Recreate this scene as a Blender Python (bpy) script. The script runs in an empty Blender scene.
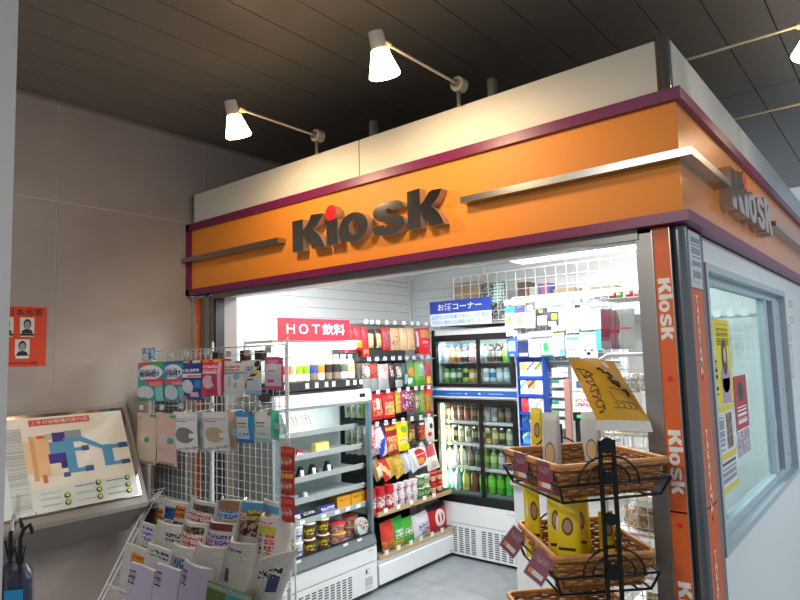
import bpy, math, random
from mathutils import Vector, Matrix
random.seed(7)
PI = math.pi
C = bpy.context.scene.collection
# ---------------------------------------------------------------- camera
F = 616.0
def _n(v): return v.normalized()
def _d(px, py): return _n(Vector((px-400, -(py-300), -F)))
vx = -_d(-349, 377); vy = _d(912, 341)
vy = _n(vy - vx*vy.dot(vx)*0.5); vx = _n(vx - vy*vx.dot(vy)); vz = vx.cross(vy)
R = Matrix((vx, vy, vz))                    # camera -> world rotation
CAM = Vector((0, 0, 1.6))
def at(px, py, ax, val):
    """world point where the view ray through a photo pixel meets the plane coord[ax]=val"""
    r = R @ Vector((px-400, -(py-300), -F))
    return CAM + r*((val-CAM[ax])/r[ax])
cd = bpy.data.cameras.new('camera'); cam = bpy.data.objects.new('camera', cd); C.objects.link(cam)
cam.matrix_world = Matrix.Translation(CAM) @ R.to_4x4()
cd.sensor_width = 36; cd.lens = F/800*36; cd.clip_start = .02
bpy.context.scene.camera = cam
# ---------------------------------------------------------------- materials
MC = {}
def rgb(h):
    h = h.lstrip('#')
    if len(h) == 3: h = ''.join(c*2 for c in h)
    f = lambda c: (c/12.92 if c <= .04045 else ((c+.055)/1.055)**2.4)
    return tuple(f(int(h[i:i+2], 16)/255) for i in (0, 2, 4)) + (1,)
def P(name, col, rough=.5, metal=0, spec=.5, **kw):
    if name in MC: return MC[name]
    m = bpy.data.materials.new(name); m.use_nodes = True
    b = m.node_tree.nodes['Principled BSDF']
    b.inputs['Base Color'].default_value = rgb(col)
    b.inputs['Roughness'].default_value = rough; b.inputs['Metallic'].default_value = metal
    b.inputs['Specular IOR Level'].default_value = spec
    if 'em' in kw:
        b.inputs['Emission Color'].default_value = rgb(kw.get('ec', col)); b.inputs['Emission Strength'].default_value = kw['em']
    if kw.get('coat'): b.inputs['Coat Weight'].default_value = kw['coat']; b.inputs['Coat Roughness'].default_value = .08
    m.use_backface_culling = False
    MC[name] = m; return m
def nt(m):
    t = m.node_tree; return t, t.nodes, t.links
def ramp(ns, stops, mode='CONSTANT'):
    r = ns.new('ShaderNodeValToRGB'); r.color_ramp.interpolation = mode
    els = r.color_ramp.elements
    els[0].position, els[0].color = stops[0][0], rgb(stops[0][1])
    els[1].position, els[1].color = stops[-1][0], rgb(stops[-1][1])
    for p, c in stops[1:-1]:
        e = els.new(p); e.color = rgb(c)
    return r
def M(s):
    """'#rgb' printed film; '~a,b,c' busy picture print; '=paper,ink' small type; '%paper,ink' headline glyph blocks"""
    if s in MC: return MC[s]
    if s[0] == '#': return P(s, s, .38, 0, .45)
    cols = s[1:].split(',')
    m = P(s, cols[0], .42, 0, .4); t, ns, L = nt(m); b = ns['Principled BSDF']
    tc = ns.new('ShaderNodeTexCoord')
    if s[0] == '~':
        no = ns.new('ShaderNodeTexNoise'); no.inputs['Scale'].default_value = 55; no.inputs['Detail'].default_value = 2
        L.new(tc.outputs['Object'], no.inputs['Vector'])
        n = len(cols); pos = {2: [0, .5], 3: [0, .44, .56], 4: [0, .4, .5, .6], 5: [0, .38, .46, .54, .62]}[n]
        r = ramp(ns, list(zip(pos, cols)), 'LINEAR'); L.new(no.outputs['Fac'], r.inputs[0]); L.new(r.outputs[0], b.inputs['Base Color'])
    else:
        big = s[0] == '%'
        fz, fx, th = (38, 60, .47) if big else (170, 260, .47)
        sp = ns.new('ShaderNodeSeparateXYZ'); L.new(tc.outputs['Object'], sp.inputs[0])
        def mt(op, a, bb=None):
            k = ns.new('ShaderNodeMath'); k.operation = op
            for i, q in enumerate((a, bb)):
                if q is None: continue
                if isinstance(q, (int, float)): k.inputs[i].default_value = q
                else: L.new(q, k.inputs[i])
            return k.outputs[0]
        z = mt('MULTIPLY', sp.outputs['Z'], fz); fl = mt('FLOOR', z); fr = mt('FRACT', z)
        on = mt('LESS_THAN', fr, .8 if big else .58)
        cb = ns.new('ShaderNodeCombineXYZ')
        L.new(mt('MULTIPLY', sp.outputs['X'], fx*2.2), cb.inputs[0]); L.new(mt('MULTIPLY', fl, 7.3), cb.inputs[2])
        if big: L.new(mt('MULTIPLY', fr, 3.2), cb.inputs[1])
        no = ns.new('ShaderNodeTexNoise'); no.inputs['Scale'].default_value = 1; no.inputs['Detail'].default_value = 1
        L.new(cb.outputs[0], no.inputs['Vector'])
        k = mt('MULTIPLY', on, mt('GREATER_THAN', no.outputs['Fac'], th))
        r = ramp(ns, [(0, cols[0]), (.5, cols[1])]); L.new(k, r.inputs[0]); L.new(r.outputs[0], b.inputs['Base Color'])
        if s[:2] in ('=#', '%#'): b.inputs['Roughness'].default_value = .7
    return m
def noisy(m, c1, c2, scale, bump=0, stretch=None, rough=None):
    t, ns, L = nt(m); b = ns['Principled BSDF']; tc = ns.new('ShaderNodeTexCoord'); src = tc.outputs['Object']
    if stretch:
        mp = ns.new('ShaderNodeMapping'); mp.inputs['Scale'].default_value = stretch; L.new(src, mp.inputs[0]); src = mp.outputs[0]
    no = ns.new('ShaderNodeTexNoise'); no.inputs['Scale'].default_value = scale; no.inputs['Detail'].default_value = 5
    L.new(src, no.inputs['Vector'])
    r = ramp(ns, [(.3, c1), (.7, c2)], 'LINEAR'); L.new(no.outputs['Fac'], r.inputs[0]); L.new(r.outputs[0], b.inputs['Base Color'])
    if bump:
        bp = ns.new('ShaderNodeBump'); bp.inputs['Strength'].default_value = bump; bp.inputs['Distance'].default_value = .002
        L.new(no.outputs['Fac'], bp.inputs['Height']); L.new(bp.outputs[0], b.inputs['Normal'])
    return m
def glassm(name, tint='#ffffff', refl=.08, rough=.02):
    if name in MC: return MC[name]
    m = bpy.data.materials.new(name); m.use_nodes = True; t, ns, L = nt(m); ns.clear()
    o = ns.new('ShaderNodeOutputMaterial'); tr = ns.new('ShaderNodeBsdfTransparent'); tr.inputs[0].default_value = rgb(tint)
    gl = ns.new('ShaderNodeBsdfGlossy'); gl.inputs['Roughness'].default_value = rough
    fr = ns.new('ShaderNodeLayerWeight'); fr.inputs[0].default_value = .5; pw = ns.new('ShaderNodeMath'); pw.operation = 'POWER'; pw.inputs[1].default_value = 5
    mx = ns.new('ShaderNodeMixShader'); mu = ns.new('ShaderNodeMath'); mu.operation = 'MULTIPLY_ADD'; mu.inputs[1].default_value = .3; mu.inputs[2].default_value = refl*.5
    L.new(fr.outputs['Facing'], pw.inputs[0]); L.new(pw.outputs[0], mu.inputs[0]); L.new(mu.outputs[0], mx.inputs[0]); L.new(tr.outputs[0], mx.inputs[1]); L.new(gl.outputs[0], mx.inputs[2]); L.new(mx.outputs[0], o.inputs[0])
    MC[name] = m; return m
steel = P('brushed_steel', '#a9a9a6', .28, 1); steel_d = P('dull_steel', '#8b8a86', .38, .85)
mirror = P('polished_steel', '#a8a49c', .12, 1)
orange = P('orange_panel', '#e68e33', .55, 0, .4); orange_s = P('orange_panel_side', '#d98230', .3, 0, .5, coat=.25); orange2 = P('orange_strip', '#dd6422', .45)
purple = P('purple_trim', '#701c4e', .35); cream = P('cream_panel', '#d8d3c6', .5)
wallm = noisy(P('wall_panel', '#9a928b', .6), '#a0968f', '#aba29b', 3.0)
joint = P('wall_joint', '#d8cfc0', .6)
ceilm = P('ceiling_plank', '#78736a', .36, .15); ceilj = P('ceiling_gap', '#17181a', .8)
white = P('white_paint', '#e9ebea', .45); whitem = P('white_metal', '#e6e8e8', .3); wire = P('white_wire', '#e4e6e6', .35)
gray = P('gray_metal', '#8f979a', .4, .3); black = P('black_paint', '#121213', .4); blackm = P('black_iron', '#0c0c0d', .35, .3)
dark = P('dark_panel', '#2a2a2c', .6); blue = P('blue_paint', '#1d46a5', .4); wood = noisy(P('pale_wood', '#c9a878', .5), '#bd9a68', '#d6b98c', 6, 0, (1, .1, 1))
clear = glassm('clear_pane', '#f2f8f8', .05); glassw = glassm('window_glass', '#dbe8e8', .10); plastic = glassm('clear_film', '#f4f6f6', .12, .1)
red_dot = P('red_dot', '#e8141c', .35); tagm = P('tag_paper', '#f2f2f0', .5)
tagp = M('=#f4f4f2,#55585c')
newsw = '=#d9d8d3,#a3a3a0'
floorm = P('vinyl_floor', '#8e9294', .32)
def floor_nodes():
    t, ns, L = nt(floorm); b = ns['Principled BSDF']; tc = ns.new('ShaderNodeTexCoord')
    br = ns.new('ShaderNodeTexBrick'); br.inputs['Color1'].default_value = rgb('#92979a'); br.inputs['Color2'].default_value = rgb('#868b8e'); br.inputs['Mortar'].default_value = rgb('#74797c')
    br.inputs['Scale'].default_value = 1; br.inputs['Mortar Size'].default_value = .003; br.inputs['Brick Width'].default_value = .45; br.inputs['Row Height'].default_value = .45; br.offset = 0
    no = ns.new('ShaderNodeTexNoise'); no.inputs['Scale'].default_value = 9; no.inputs['Detail'].default_value = 6
    mx = ns.new('ShaderNodeMix'); mx.data_type = 'RGBA'; mx.blend_type = 'OVERLAY'; mx.inputs[0].default_value = .35
    L.new(tc.outputs['Object'], br.inputs['Vector']); L.new(tc.outputs['Object'], no.inputs['Vector'])
    L.new(br.outputs[0], mx.inputs[6]); L.new(no.outputs['Fac'], mx.inputs[7]); L.new(mx.outputs[2], b.inputs['Base Color'])
floor_nodes()
# ---------------------------------------------------------------- mesh builder
class MB:
    def __init__(s): s.v = []; s.f = []; s.m = []; s.s = []; s.ms = []; s.T = Matrix.Identity(4)
    def mi(s, m):
        if isinstance(m, str): m = M(m)
        if m not in s.ms: s.ms.append(m)
        return s.ms.index(m)
    def add(s, vs, fs, m, smooth=False):
        o = len(s.v); s.v += [tuple(s.T @ Vector(p)) for p in vs]
        if not isinstance(m, list): k = s.mi(m); ks = [k]*len(fs)
        else: ks = [s.mi(x) for x in m]
        for f, k in zip(fs, ks): s.f.append([o+i for i in f]); s.m.append(k); s.s.append(smooth)
        return s
    def box(s, x0, x1, y0, y1, z0, z1, m, bev=0):
        if bev:
            b = bev; pts = []
            for z, q in ((z0, b), (z0+b, 0), (z1-b, 0), (z1, b)):
                pts.append([(x0+b+q if 0 else x0+q+(b if q == 0 else b), y0+q, z)])
            rings = []
            for z, q in ((z0, b), (z0+b, 0), (z1-b, 0), (z1, b)):
                a0, a1, c0, c1 = x0+q, x1-q, y0+q, y1-q; e = b*.6
                rings.append([(a0+e, c0, z), (a1-e, c0, z), (a1, c0+e, z), (a1, c1-e, z), (a1-e, c1, z), (a0+e, c1, z), (a0, c1-e, z), (a0, c0+e, z)])
            vs = [p for r in rings for p in r]; fs = [list(range(7, -1, -1)), list(range(24, 32))]
            for k in range(3):
                for i in range(8): j = (i+1) % 8; fs.append([k*8+i, k*8+j, k*8+8+j, k*8+8+i])
            return s.add(vs, fs, m)
        v = [(x, y, z) for z in (z0, z1) for x, y in ((x0, y0), (x1, y0), (x1, y1), (x0, y1))]
        return s.add(v, [[3, 2, 1, 0], [4, 5, 6, 7], [0, 1, 5, 4], [1, 2, 6, 5], [2, 3, 7, 6], [3, 0, 4, 7]], m)
    def cyl(s, p0, p1, r, m, n=12, r2=None, cap=True, smooth=True):
        p0, p1 = Vector(p0), Vector(p1); a = (p1-p0).normalized(); u = a.orthogonal().normalized(); w = a.cross(u); r2 = r if r2 is None else r2
        vs = []
        for p, q in ((p0, r), (p1, r2)):
            for i in range(n): t = 2*PI*i/n; vs.append(p+(u*math.cos(t)+w*math.sin(t))*q)
        fs = [[i, (i+1) % n, n+(i+1) % n, n+i] for i in range(n)]
        s.add(vs, fs, m, smooth)
        if cap: s.add(vs[:n], [list(range(n-1, -1, -1))], m); s.add(vs[n:], [list(range(n))], m)
        return s
    def tube(s, pts, r, m, n=6, closed=False):
        pts = [Vector(p) for p in pts]; N = len(pts); vs = []; prev = None
        for i, p in enumerate(pts):
            a = pts[(i+1) % N] if (closed or i < N-1) else p; b = pts[i-1] if (closed or i > 0) else p
            t = (a-b).normalized()
            u = t.orthogonal().normalized() if prev is None else (prev-t*prev.dot(t)).normalized()
            prev = u; w = t.cross(u)
            for k in range(n): q = 2*PI*k/n; vs.append(p+(u*math.cos(q)+w*math.sin(q))*r)
        fs = []
        for i in range(N if closed else N-1):
            j = (i+1) % N
            for k in range(n): l = (k+1) % n; fs.append([i*n+k, i*n+l, j*n+l, j*n+k])
        s.add(vs, fs, m, True)
        if not closed: s.add(vs[:n], [list(range(n-1, -1, -1))], m); s.add(vs[-n:], [list(range(n))], m)
        return s
    def lathe(s, prof, ms, c=(0, 0, 0), n=14, smooth=True):
        """prof [(r,z)], ms one material or a list per segment"""
        cx, cy, cz = c; vs = []
        for r, z in prof:
            for i in range(n): t = 2*PI*i/n; vs.append((cx+r*math.cos(t), cy+r*math.sin(t), cz+z))
        for k in range(len(prof)-1):
            fs = [[k*n+i, k*n+(i+1) % n, k*n+n+(i+1) % n, k*n+n+i] for i in range(n)]
            o = len(s.v)
            m = ms[k] if isinstance(ms, (list, tuple)) else ms
            s.add([vs[q] for q in range(k*n, k*n+2*n)], [[i, (i+1) % n, n+(i+1) % n, n+i] for i in range(n)], m, smooth)
        return s
    def prism(s, pts, y0, y1, m, mside=None):
        """2D outline in x,z extruded along y; front at y0"""
        n = len(pts); vs = [(x, y0, z) for x, z in pts]+[(x, y1, z) for x, z in pts]
        s.add(vs, [list(range(n))], m); s.add(vs, [list(range(2*n-1, n-1, -1))], mside or m)
        return s.add(vs, [[(i+1) % n, i, n+i, n+(i+1) % n] for i in range(n)], mside or m)
    def ring(s, outer, inner, y0, y1, m, mside=None):
        n = len(outer); vs = [(x, y, z) for y in (y0, y1) for q in (outer, inner) for x, z in q]; ms = mside or m
        for i in range(n):
            j = (i+1) % n
            s.add([vs[k] for k in (i, j, n+j, n+i)], [[0, 1, 2, 3]], m)
            s.add([vs[2*n+k] for k in (i, j, n+j, n+i)], [[3, 2, 1, 0]], ms)
            s.add([vs[k] for k in (i, j, 2*n+j, 2*n+i)], [[0, 1, 2, 3]], ms, True)
            s.add([vs[k] for k in (n+i, n+j, 3*n+j, 3*n+i)], [[0, 1, 2, 3]], ms, True)
        return s
    def obj(s, name, parent=None, loc=(0, 0, 0), rot=(0, 0, 0), label=None, cat=None, group=None, kind=None):
        me = bpy.data.meshes.new(name); me.from_pydata(s.v, [], s.f)
        for m in s.ms: me.materials.append(m)
        me.polygons.foreach_set('material_index', s.m); me.polygons.foreach_set('use_smooth', s.s); me.update()
        o = bpy.data.objects.new(name, me); C.objects.link(o); o.location = loc; o.rotation_euler = rot
        if parent: o.parent = parent
        return tag(o, label, cat, group, kind)
def tag(o, label=None, cat=None, group=None, kind=None):
    for k, v in (('label', label), ('category', cat), ('group', group), ('kind', kind)):
        if v: o[k] = v
    return o
def thing(name, label, cat, group=None, loc=(0, 0, 0), rz=0):
    o = bpy.data.objects.new(name, None); C.objects.link(o); o.location = loc; o.rotation_euler = (0, 0, rz); o.empty_display_size = .05
    return tag(o, label, cat, group)
def struct(mb, name): return mb.obj(name, kind='structure')
def dup(root, loc, rot=None, label=None):
    r = root.copy(); C.objects.link(r); r.location = loc
    if rot: r.rotation_euler = rot
    if label: r['label'] = label
    for ch in list(root.children):
        c = ch.copy(); C.objects.link(c); c.parent = r
        for g in ch.children: d = g.copy(); C.objects.link(d); d.parent = c
    return r
def text(body, w, h, mat, parent, loc, rot=(PI/2, 0, 0), ext=.0006, bold=0, name='lettering', label=None, spacing=1.0):
    """lettering fitted to w x h metres, centred on loc, reading along local x and rising along local z"""
    cu = bpy.data.curves.new(name, 'FONT'); cu.body = body; cu.size = 1; cu.extrude = 0; cu.offset = bold; cu.resolution_u = 3; cu.space_character = spacing; cu.space_line = .85
    t = bpy.data.objects.new(name, cu); C.objects.link(t); me = bpy.data.meshes.new_from_object(t)
    bpy.data.objects.remove(t); bpy.data.curves.remove(cu)
    xs = [v.co.x for v in me.vertices]; ys = [v.co.y for v in me.vertices]
    if not xs: return None
    x0, x1, y0, y1 = min(xs), max(xs), min(ys), max(ys)
    sx = w/max(x1-x0, 1e-6); sy = (h/max(y1-y0, 1e-6)) if h else sx
    for v in me.vertices: v.co = ((v.co.x-(x0+x1)/2)*sx, (v.co.y-(y0+y1)/2)*sy, v.co.z+ext)
    me.materials.clear(); me.materials.append(mat)
    o = bpy.data.objects.new(name, me); C.objects.link(o); o.parent = parent; o.location = loc; o.rotation_euler = rot
    return tag(o, label)
ORD = ['first', 'second', 'third', 'fourth', 'fifth', 'sixth', 'seventh', 'eighth', 'ninth', 'tenth', 'eleventh', 'twelfth', 'thirteenth', 'fourteenth', 'fifteenth', 'sixteenth']
def ordl(i, n, phrase): return f"{ORD[i]} from left {phrase}"
# ---------------------------------------------------------------- product makers (all face local -Y, base centre at origin)
def paint(design, u, v):
    c = design[0]
    for d in design[1:]:
        if d[0] == 'r' and d[1] <= u <= d[3] and d[2] <= v <= d[4]: c = d[5]
        elif d[0] == 'e' and ((u-d[1])/d[3])**2+((v-d[2])/d[4])**2 <= 1: c = d[5]
        elif d[0] == 's' and abs((u-d[1])*d[3]-(v-d[2])) <= d[4]: c = d[5]
    return c
def pouch_mb(w, h, d, design, kind='pillow', nx=10, nz=14, seed=0):
    rn = random.Random(seed); mb = MB(); a = rn.uniform(-.3, .3); b = rn.uniform(0, 6)
    def bulge(u, v):
        e = max(0., 1-abs(2*u-1)**3)
        if kind == 'pillow': g = max(0., math.sin(PI*min(max((v-.05)/.9, 0), 1)))**.6
        elif kind == 'stand': g = max(0., 1-v*1.02)**.55 if v > .04 else .9
        else: g = .25*max(0., math.sin(PI*v))**.5
        if kind == 'stand': e = max(0., 1-abs(2*u-1)**6)
        return e*g*(1+.12*math.sin(5*u+7*v+b))
    def pos(u, v, side, off=0):
        g = bulge(u, v); x = (u-.5)*w*(1-.05*g)+a*.02*w*v; z = v*h+.008*h*math.sin(u*6+b)*(1 if v in (0, 1) else 0)
        if kind == 'stand': z = max(z, 0); x *= 1-.10*v
        return (x, side*(d/2*g+.0006+off)+.0015*math.sin(9*v+b+3*u), z)
    flat_ = [q for q in design if isinstance(q, str) or q[0] == 's']; over = [q for q in design[1:] if q[0] in 're']
    vs = []
    for side in (-1, 1):
        for j in range(nz+1):
            for i in range(nx+1):
                vs.append(pos(i/nx, j/nz, side))
    n1 = (nx+1)*(nz+1); fs = []; ms = []
    for sd in (0, 1):
        for j in range(nz):
            for i in range(nx):
                q = [j*(nx+1)+i, j*(nx+1)+i+1, (j+1)*(nx+1)+i+1, (j+1)*(nx+1)+i]
                q = [k+sd*n1 for k in q]; fs.append(q if sd == 0 else q[::-1])
                u, v = (i+.5)/nx, (j+.5)/nz
                ms.append(paint(flat_, u, v) if sd == 0 else design[0])
    mb.add(vs, fs, ms, True)
    for k, q in enumerate(over):        # printed fields follow the film's curve
        off = .0006+.0003*k; cl = lambda t: min(max(t, .004), .996)
        if q[0] == 'r':
            n_, m_ = max(2, round((q[3]-q[1])*nx)), max(2, round((q[4]-q[2])*nz))
            pv = [pos(cl(q[1]+(q[3]-q[1])*i/n_), cl(q[2]+(q[4]-q[2])*j/m_), -1, off) for j in range(m_+1) for i in range(n_+1)]
            mb.add(pv, [[j*(n_+1)+i, j*(n_+1)+i+1, (j+1)*(n_+1)+i+1, (j+1)*(n_+1)+i] for j in range(m_) for i in range(n_)], q[5], True)
        else:
            N_ = 20; pv = [pos(cl(q[1]), cl(q[2]), -1, off)]
            for rr in (.35, .7, 1): pv += [pos(cl(q[1]+q[3]*rr*math.cos(2*PI*i/N_)), cl(q[2]+q[4]*rr*math.sin(2*PI*i/N_)), -1, off) for i in range(N_)]
            fs_ = [[0, 1+i, 1+(i+1) % N_] for i in range(N_)]+[[1+e*N_+i, 1+(e+1)*N_+i, 1+(e+1)*N_+(i+1) % N_, 1+e*N_+(i+1) % N_] for e in (0, 1) for i in range(N_)]
            mb.add(pv, fs_, q[5], True)
    if kind == 'stand':
        mb.add([vs[i] for i in range(nx+1)]+[vs[n1+i] for i in range(nx, -1, -1)], [list(range(2*nx+1, -1, -1))], design[0])
        for e in (0, nx):   # gusset sides
            for j in range(nz):
                k0, k1 = j*(nx+1)+e, (j+1)*(nx+1)+e
                mb.add([vs[k0], vs[k1], vs[n1+k1], vs[n1+k0]], [[0, 1, 2, 3]], design[0])
    return mb
def pouch(name, w, h, d, design, loc, rot=(0, 0, 0), kind='pillow', label=None, cat='packet', group=None, seed=0, nx=10, nz=14):
    return pouch_mb(w, h, d, design, kind, nx, nz, seed).obj(name, None, loc, rot, label, cat, group)
def carton(name, w, h, d, design, loc, rot=(0, 0, 0), label=None, cat='box', group=None, nx=8, nz=8, side=None):
    mb = MB(); mb.box(-w/2, w/2, -d/2+.0004, d/2, 0, h, side or design[0])
    vs = [(-w/2+w*i/nx, -d/2, h*j/nz) for j in range(nz+1) for i in range(nx+1)]
    fs = [[j*(nx+1)+i, j*(nx+1)+i+1, (j+1)*(nx+1)+i+1, (j+1)*(nx+1)+i] for j in range(nz) for i in range(nx)]
    ms = [paint(design, (i+.5)/nx, (j+.5)/nz) for j in range(nz) for i in range(nx)]
    mb.add(vs, fs, ms); return mb.obj(name, None, loc, rot, label, cat, group)
def bottle(h, r, liq, lab, cap, loc, label, group, name='drink_bottle', part=False):
    mb = MB(); g = liq
    prof = [(0, .002), (r*.85, 0), (r, .03*h), (r, .3*h), (r*1.01, .3*h), (r*1.01, .62*h), (r, .62*h), (r*.9, .70*h), (r*.42, .86*h), (r*.4, .9*h)]
    mb.lathe(prof, [g, g, g, lab, lab, lab, g, g, g], n=12)
    cm = MB().lathe([(r*.46, .885*h), (r*.48, .89*h), (r*.48, .985*h), (r*.4, h), (0, h)], cap, n=12)
    if not part:
        mb.lathe([(r*.46, .885*h), (r*.48, .89*h), (r*.48, .985*h), (r*.4, h), (0, h)], cap, n=12)
        return mb.obj(name, None, loc, (0, 0, 0), label, 'bottle', group)
    o = mb.obj(name, None, loc, (0, 0, 0), label, 'bottle', group); cm.obj('cap', o); return o
def can(h, r, body, band, loc, label, group):
    mb = MB().lathe([(0, .004), (r*.8, 0), (r, .06*h), (r, .35*h), (r, .7*h), (r, .92*h), (r*.84, h), (r*.8, h*.985), (0, h*.985)],
                    ['brushed' if 0 else steel, steel, body, band, body, steel, steel, steel], n=12)
    return mb.obj('drink_can', None, loc, (0, 0, 0), label, 'can', group)
def cup(h, r, body, band, lid, loc, label, group, name='noodle_cup', cat='cup'):
    b = M(body) if isinstance(body, str) else body
    mb = MB().lathe([(0, .002), (r*.72, 0), (r*.8, .3*h), (r*.9, .7*h), (r*.96, .93*h)], [b, b, band, b], n=18)
    o = mb.obj(name, None, loc, (0, 0, 0), label, cat, group)
    MB().lathe([(r*.96, .93*h), (r*1.03, .94*h), (r*1.03, .98*h), (r*.9, h), (0, h)], lid, n=18).obj('lid', o); return o
def light_area(name, loc, rot, sx, sy, e, col='#ffffff'):
    l = bpy.data.lights.new(name, 'AREA'); l.shape = 'RECTANGLE'; l.size = sx; l.size_y = sy; l.energy = e; l.color = rgb(col)[:3]
    o = bpy.data.objects.new(name, l); C.objects.link(o); o.location = loc; o.rotation_euler = rot; return o
# ================================================================ THE SETTING
WX = -3.43; CZ = 3.01
struct(MB().box(-6, 4, -3, 6.5, -.05, 0, floorm), 'floor')
mb = MB()                                       # station wall: panels with pale joints
mb.box(WX-.12, WX-.004, -3, 2.12, 0, CZ, joint); mb.box(WX-.12, WX-.004, 2.12, 6.5, 2.52, CZ, joint)
ys = [-3, -2.24, -1.35, -.46, .43, 1.325, 2.215, 3.105, 3.995, 4.9, 6.5]
for a, b in zip(ys, ys[1:]):
    for z0, z1 in ((0, 1.0), (1.0, 2.468), (2.468, CZ)):
        if a > 2.1 and z1 < 2.6: continue
        bb = min(b, 2.12) if z1 < 2.6 else b
        mb.box(WX-.006, WX, a+.003, bb-.003, z0+.003, z1-.003, wallm)
struct(mb, 'wall_left')
mb = MB(); mb.box(-6, 4, -3, 6.5, CZ+.02, CZ+.06, ceilj)      # planked ceiling
x = -.756-.2012*26
while x < 4:
    for y0, y1 in ((-3, -.2), (-.2, 3.82), (3.82, 6.5)):
        mb.box(x+.0025, x+.1987, y0+.003, y1-.003, CZ, CZ+.02, ceilm)
    x += .2012
struct(mb, 'ceiling')
struct(MB().box(WX, WX+.014, -3, 6.5, CZ-.012, CZ, P('ceiling_edge', '#8b8172', .5)), 'trim_1')
# kiosk interior shell
IX, BY, IZ = -3.65, 4.6, 2.36
inw = P('interior_wall', '#edf1f0', .5); slat = P('slat_groove', '#b4babc', .7)
mb = MB(); mb.box(IX-.05, IX, 2.3, BY, 0, IZ, inw)
for k in range(6):
    z = 1.84+k*.08; mb.box(IX, IX+.002, 2.7, BY-.04, z, z+.004, slat)
mb.box(IX, IX+.004, 2.7, BY-.05, 2.283, 2.289, slat); mb.box(IX, IX+.01, BY-.045, BY-.015, 0, 2.29, white)
struct(mb, 'wall_inside_left')
mb = MB(); mb.box(IX-.05, -.62, BY, BY+.05, 0, IZ, inw)
for k in range(6):
    z = 1.80+k*.08; mb.box(IX+.05, -1.9, BY-.002, BY, z, z+.004, slat)
mb.box(IX+.02, IX+.05, BY-.01, BY, 0, 2.29, white)
struct(mb, 'wall_back')
struct(MB().box(IX, -.6, 2.3, BY, IZ, IZ+.04, P('interior_ceiling', '#e8eaea', .6)), 'ceiling_inside')
# header over the opening (shutter housing)
mb = MB(); mb.box(WX, -.64, 2.125, 2.30, 1.99, 2.0, P('soffit', '#c3c8c8', .5)); mb.box(IX, -.62, 2.30, 2.33, 1.99, IZ, inw)
for y in (2.127, 2.145, 2.163): mb.box(-3.2, -.69, y, y+.006, 1.976, 1.99, steel_d)
mb.box(-3.2, -.69, 2.118, 2.124, 1.972, 2.006, steel_d)
struct(mb, 'trim_2')
# left jamb: return wall, orange strip, steel
mb = MB(); mb.box(WX-.2, -3.215, 2.16, 2.3, 0, 2.0, P('jamb', '#8f8a83', .5)); mb.box(-3.55, -3.4, 2.12, 2.16, 0, 2.0, wallm)
struct(mb, 'wall_front_left')
o = MB().box(-3.405, -3.36, 2.13, 2.16, 0, 2.0, orange2).obj('pillar_strip', label='narrow orange strip with white letters beside the left opening post', cat='pillar panel')
text('T\nA\nK\nA\nY\nA\nM\nA', .018, .24, white, o, (-3.383, 2.129, 1.74), name='lettering')
mb = MB(); mb.box(-3.345, -3.295, 2.13, 2.16, 0, 2.0, steel_d); mb.box(-3.295, -3.25, 2.125, 2.16, 0, 2.0, steel); mb.box(-3.248, -3.215, 2.135, 2.17, 0, 2.0, steel_d); mb.box(-3.213, -3.2, 2.14, 2.2, 0, 2.0, black)
mb.obj('steel_post', label='bright steel shutter post at the left end of the opening', cat='post')
# ================================================================ FASCIA
FX = -.535
t = thing('sign_fascia', 'orange band with purple edges wrapping the top of the kiosk', 'sign fascia', None, (0, 0, 0))
mb = MB(); mb.box(-3.40, FX, 2.1, 2.2, 2.03, 2.42, orange, 0); mb.obj('front_panel', t)
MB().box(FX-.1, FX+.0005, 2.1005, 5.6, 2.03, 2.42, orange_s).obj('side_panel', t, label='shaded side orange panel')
mb = MB(); mb.box(-3.43, FX+.022, 2.078, 2.2, 2.005, 2.04, purple); mb.box(-3.43, FX+.022, 2.078, 2.2, 2.408, 2.448, purple)
mb.box(-3.43, -3.395, 2.078, 2.2, 2.005, 2.448, purple)
mb.box(FX-.1, FX+.022, 2.2, 5.6, 2.005, 2.04, purple); mb.box(FX-.1, FX+.022, 2.2, 5.6, 2.408, 2.448, purple); mb.obj('purple_edging', t)
mb = MB()
mb.box(-3.43, -2.5, 2.045, 2.1, 2.206, 2.232, steel); mb.obj('chrome_bar', t)
mb = MB(); mb.box(-1.36, FX+.05, 2.05, 2.1, 2.206, 2.232, steel); mb.box(FX, FX+.05, 2.1, 2.60, 2.206, 2.232, steel); mb.obj('chrome_bar', t)
MB().box(FX, FX+.05, 3.62, 5.6, 2.206, 2.232, steel).obj('chrome_bar', t)
t = thing('parapet', 'cream panel parapet above the orange band with a rounded steel corner', 'parapet')
mb = MB(); mb.box(-3.37, -1.962, 2.1, 2.14, 2.448, 2.632, cream); mb.box(-1.956, -.588, 2.1, 2.14, 2.448, 2.632, cream); mb.box(-1.962, -1.956, 2.105, 2.14, 2.448, 2.63, dark); mb.obj('front_panel', t)
MB().box(-3.395, -3.372, 2.1, 2.13, 2.448, 2.632, steel).obj('end_strip', t)
mb = MB(); mb.box(-.60, -.553, 2.16, 5.6, 2.448, 2.648, P('side_parapet', '#b9c2c5', .35)); mb.obj('side_panel', t)
mb = MB(); mb.cyl((-.571, 2.118, 2.446), (-.571, 2.118, 2.648), .024, mirror, 20); mb.box(-.60, -.575, 2.12, 2.16, 2.448, 2.645, dark); mb.obj('corner_post', t)
struct(MB().box(-3.4, -.62, 2.14, 5.6, 2.44, 2.5, dark), 'trim_3')
for x, q in ((-1.98, 'left'), (-1.30, 'right')): MB().box(x, x+.03, 2.20, 2.23, 2.5, 2.76, steel_d).obj('parapet_bracket', label=f'slotted metal bracket behind the cream parapet, {q} one', cat='bracket', group='brackets behind the parapet')
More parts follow.
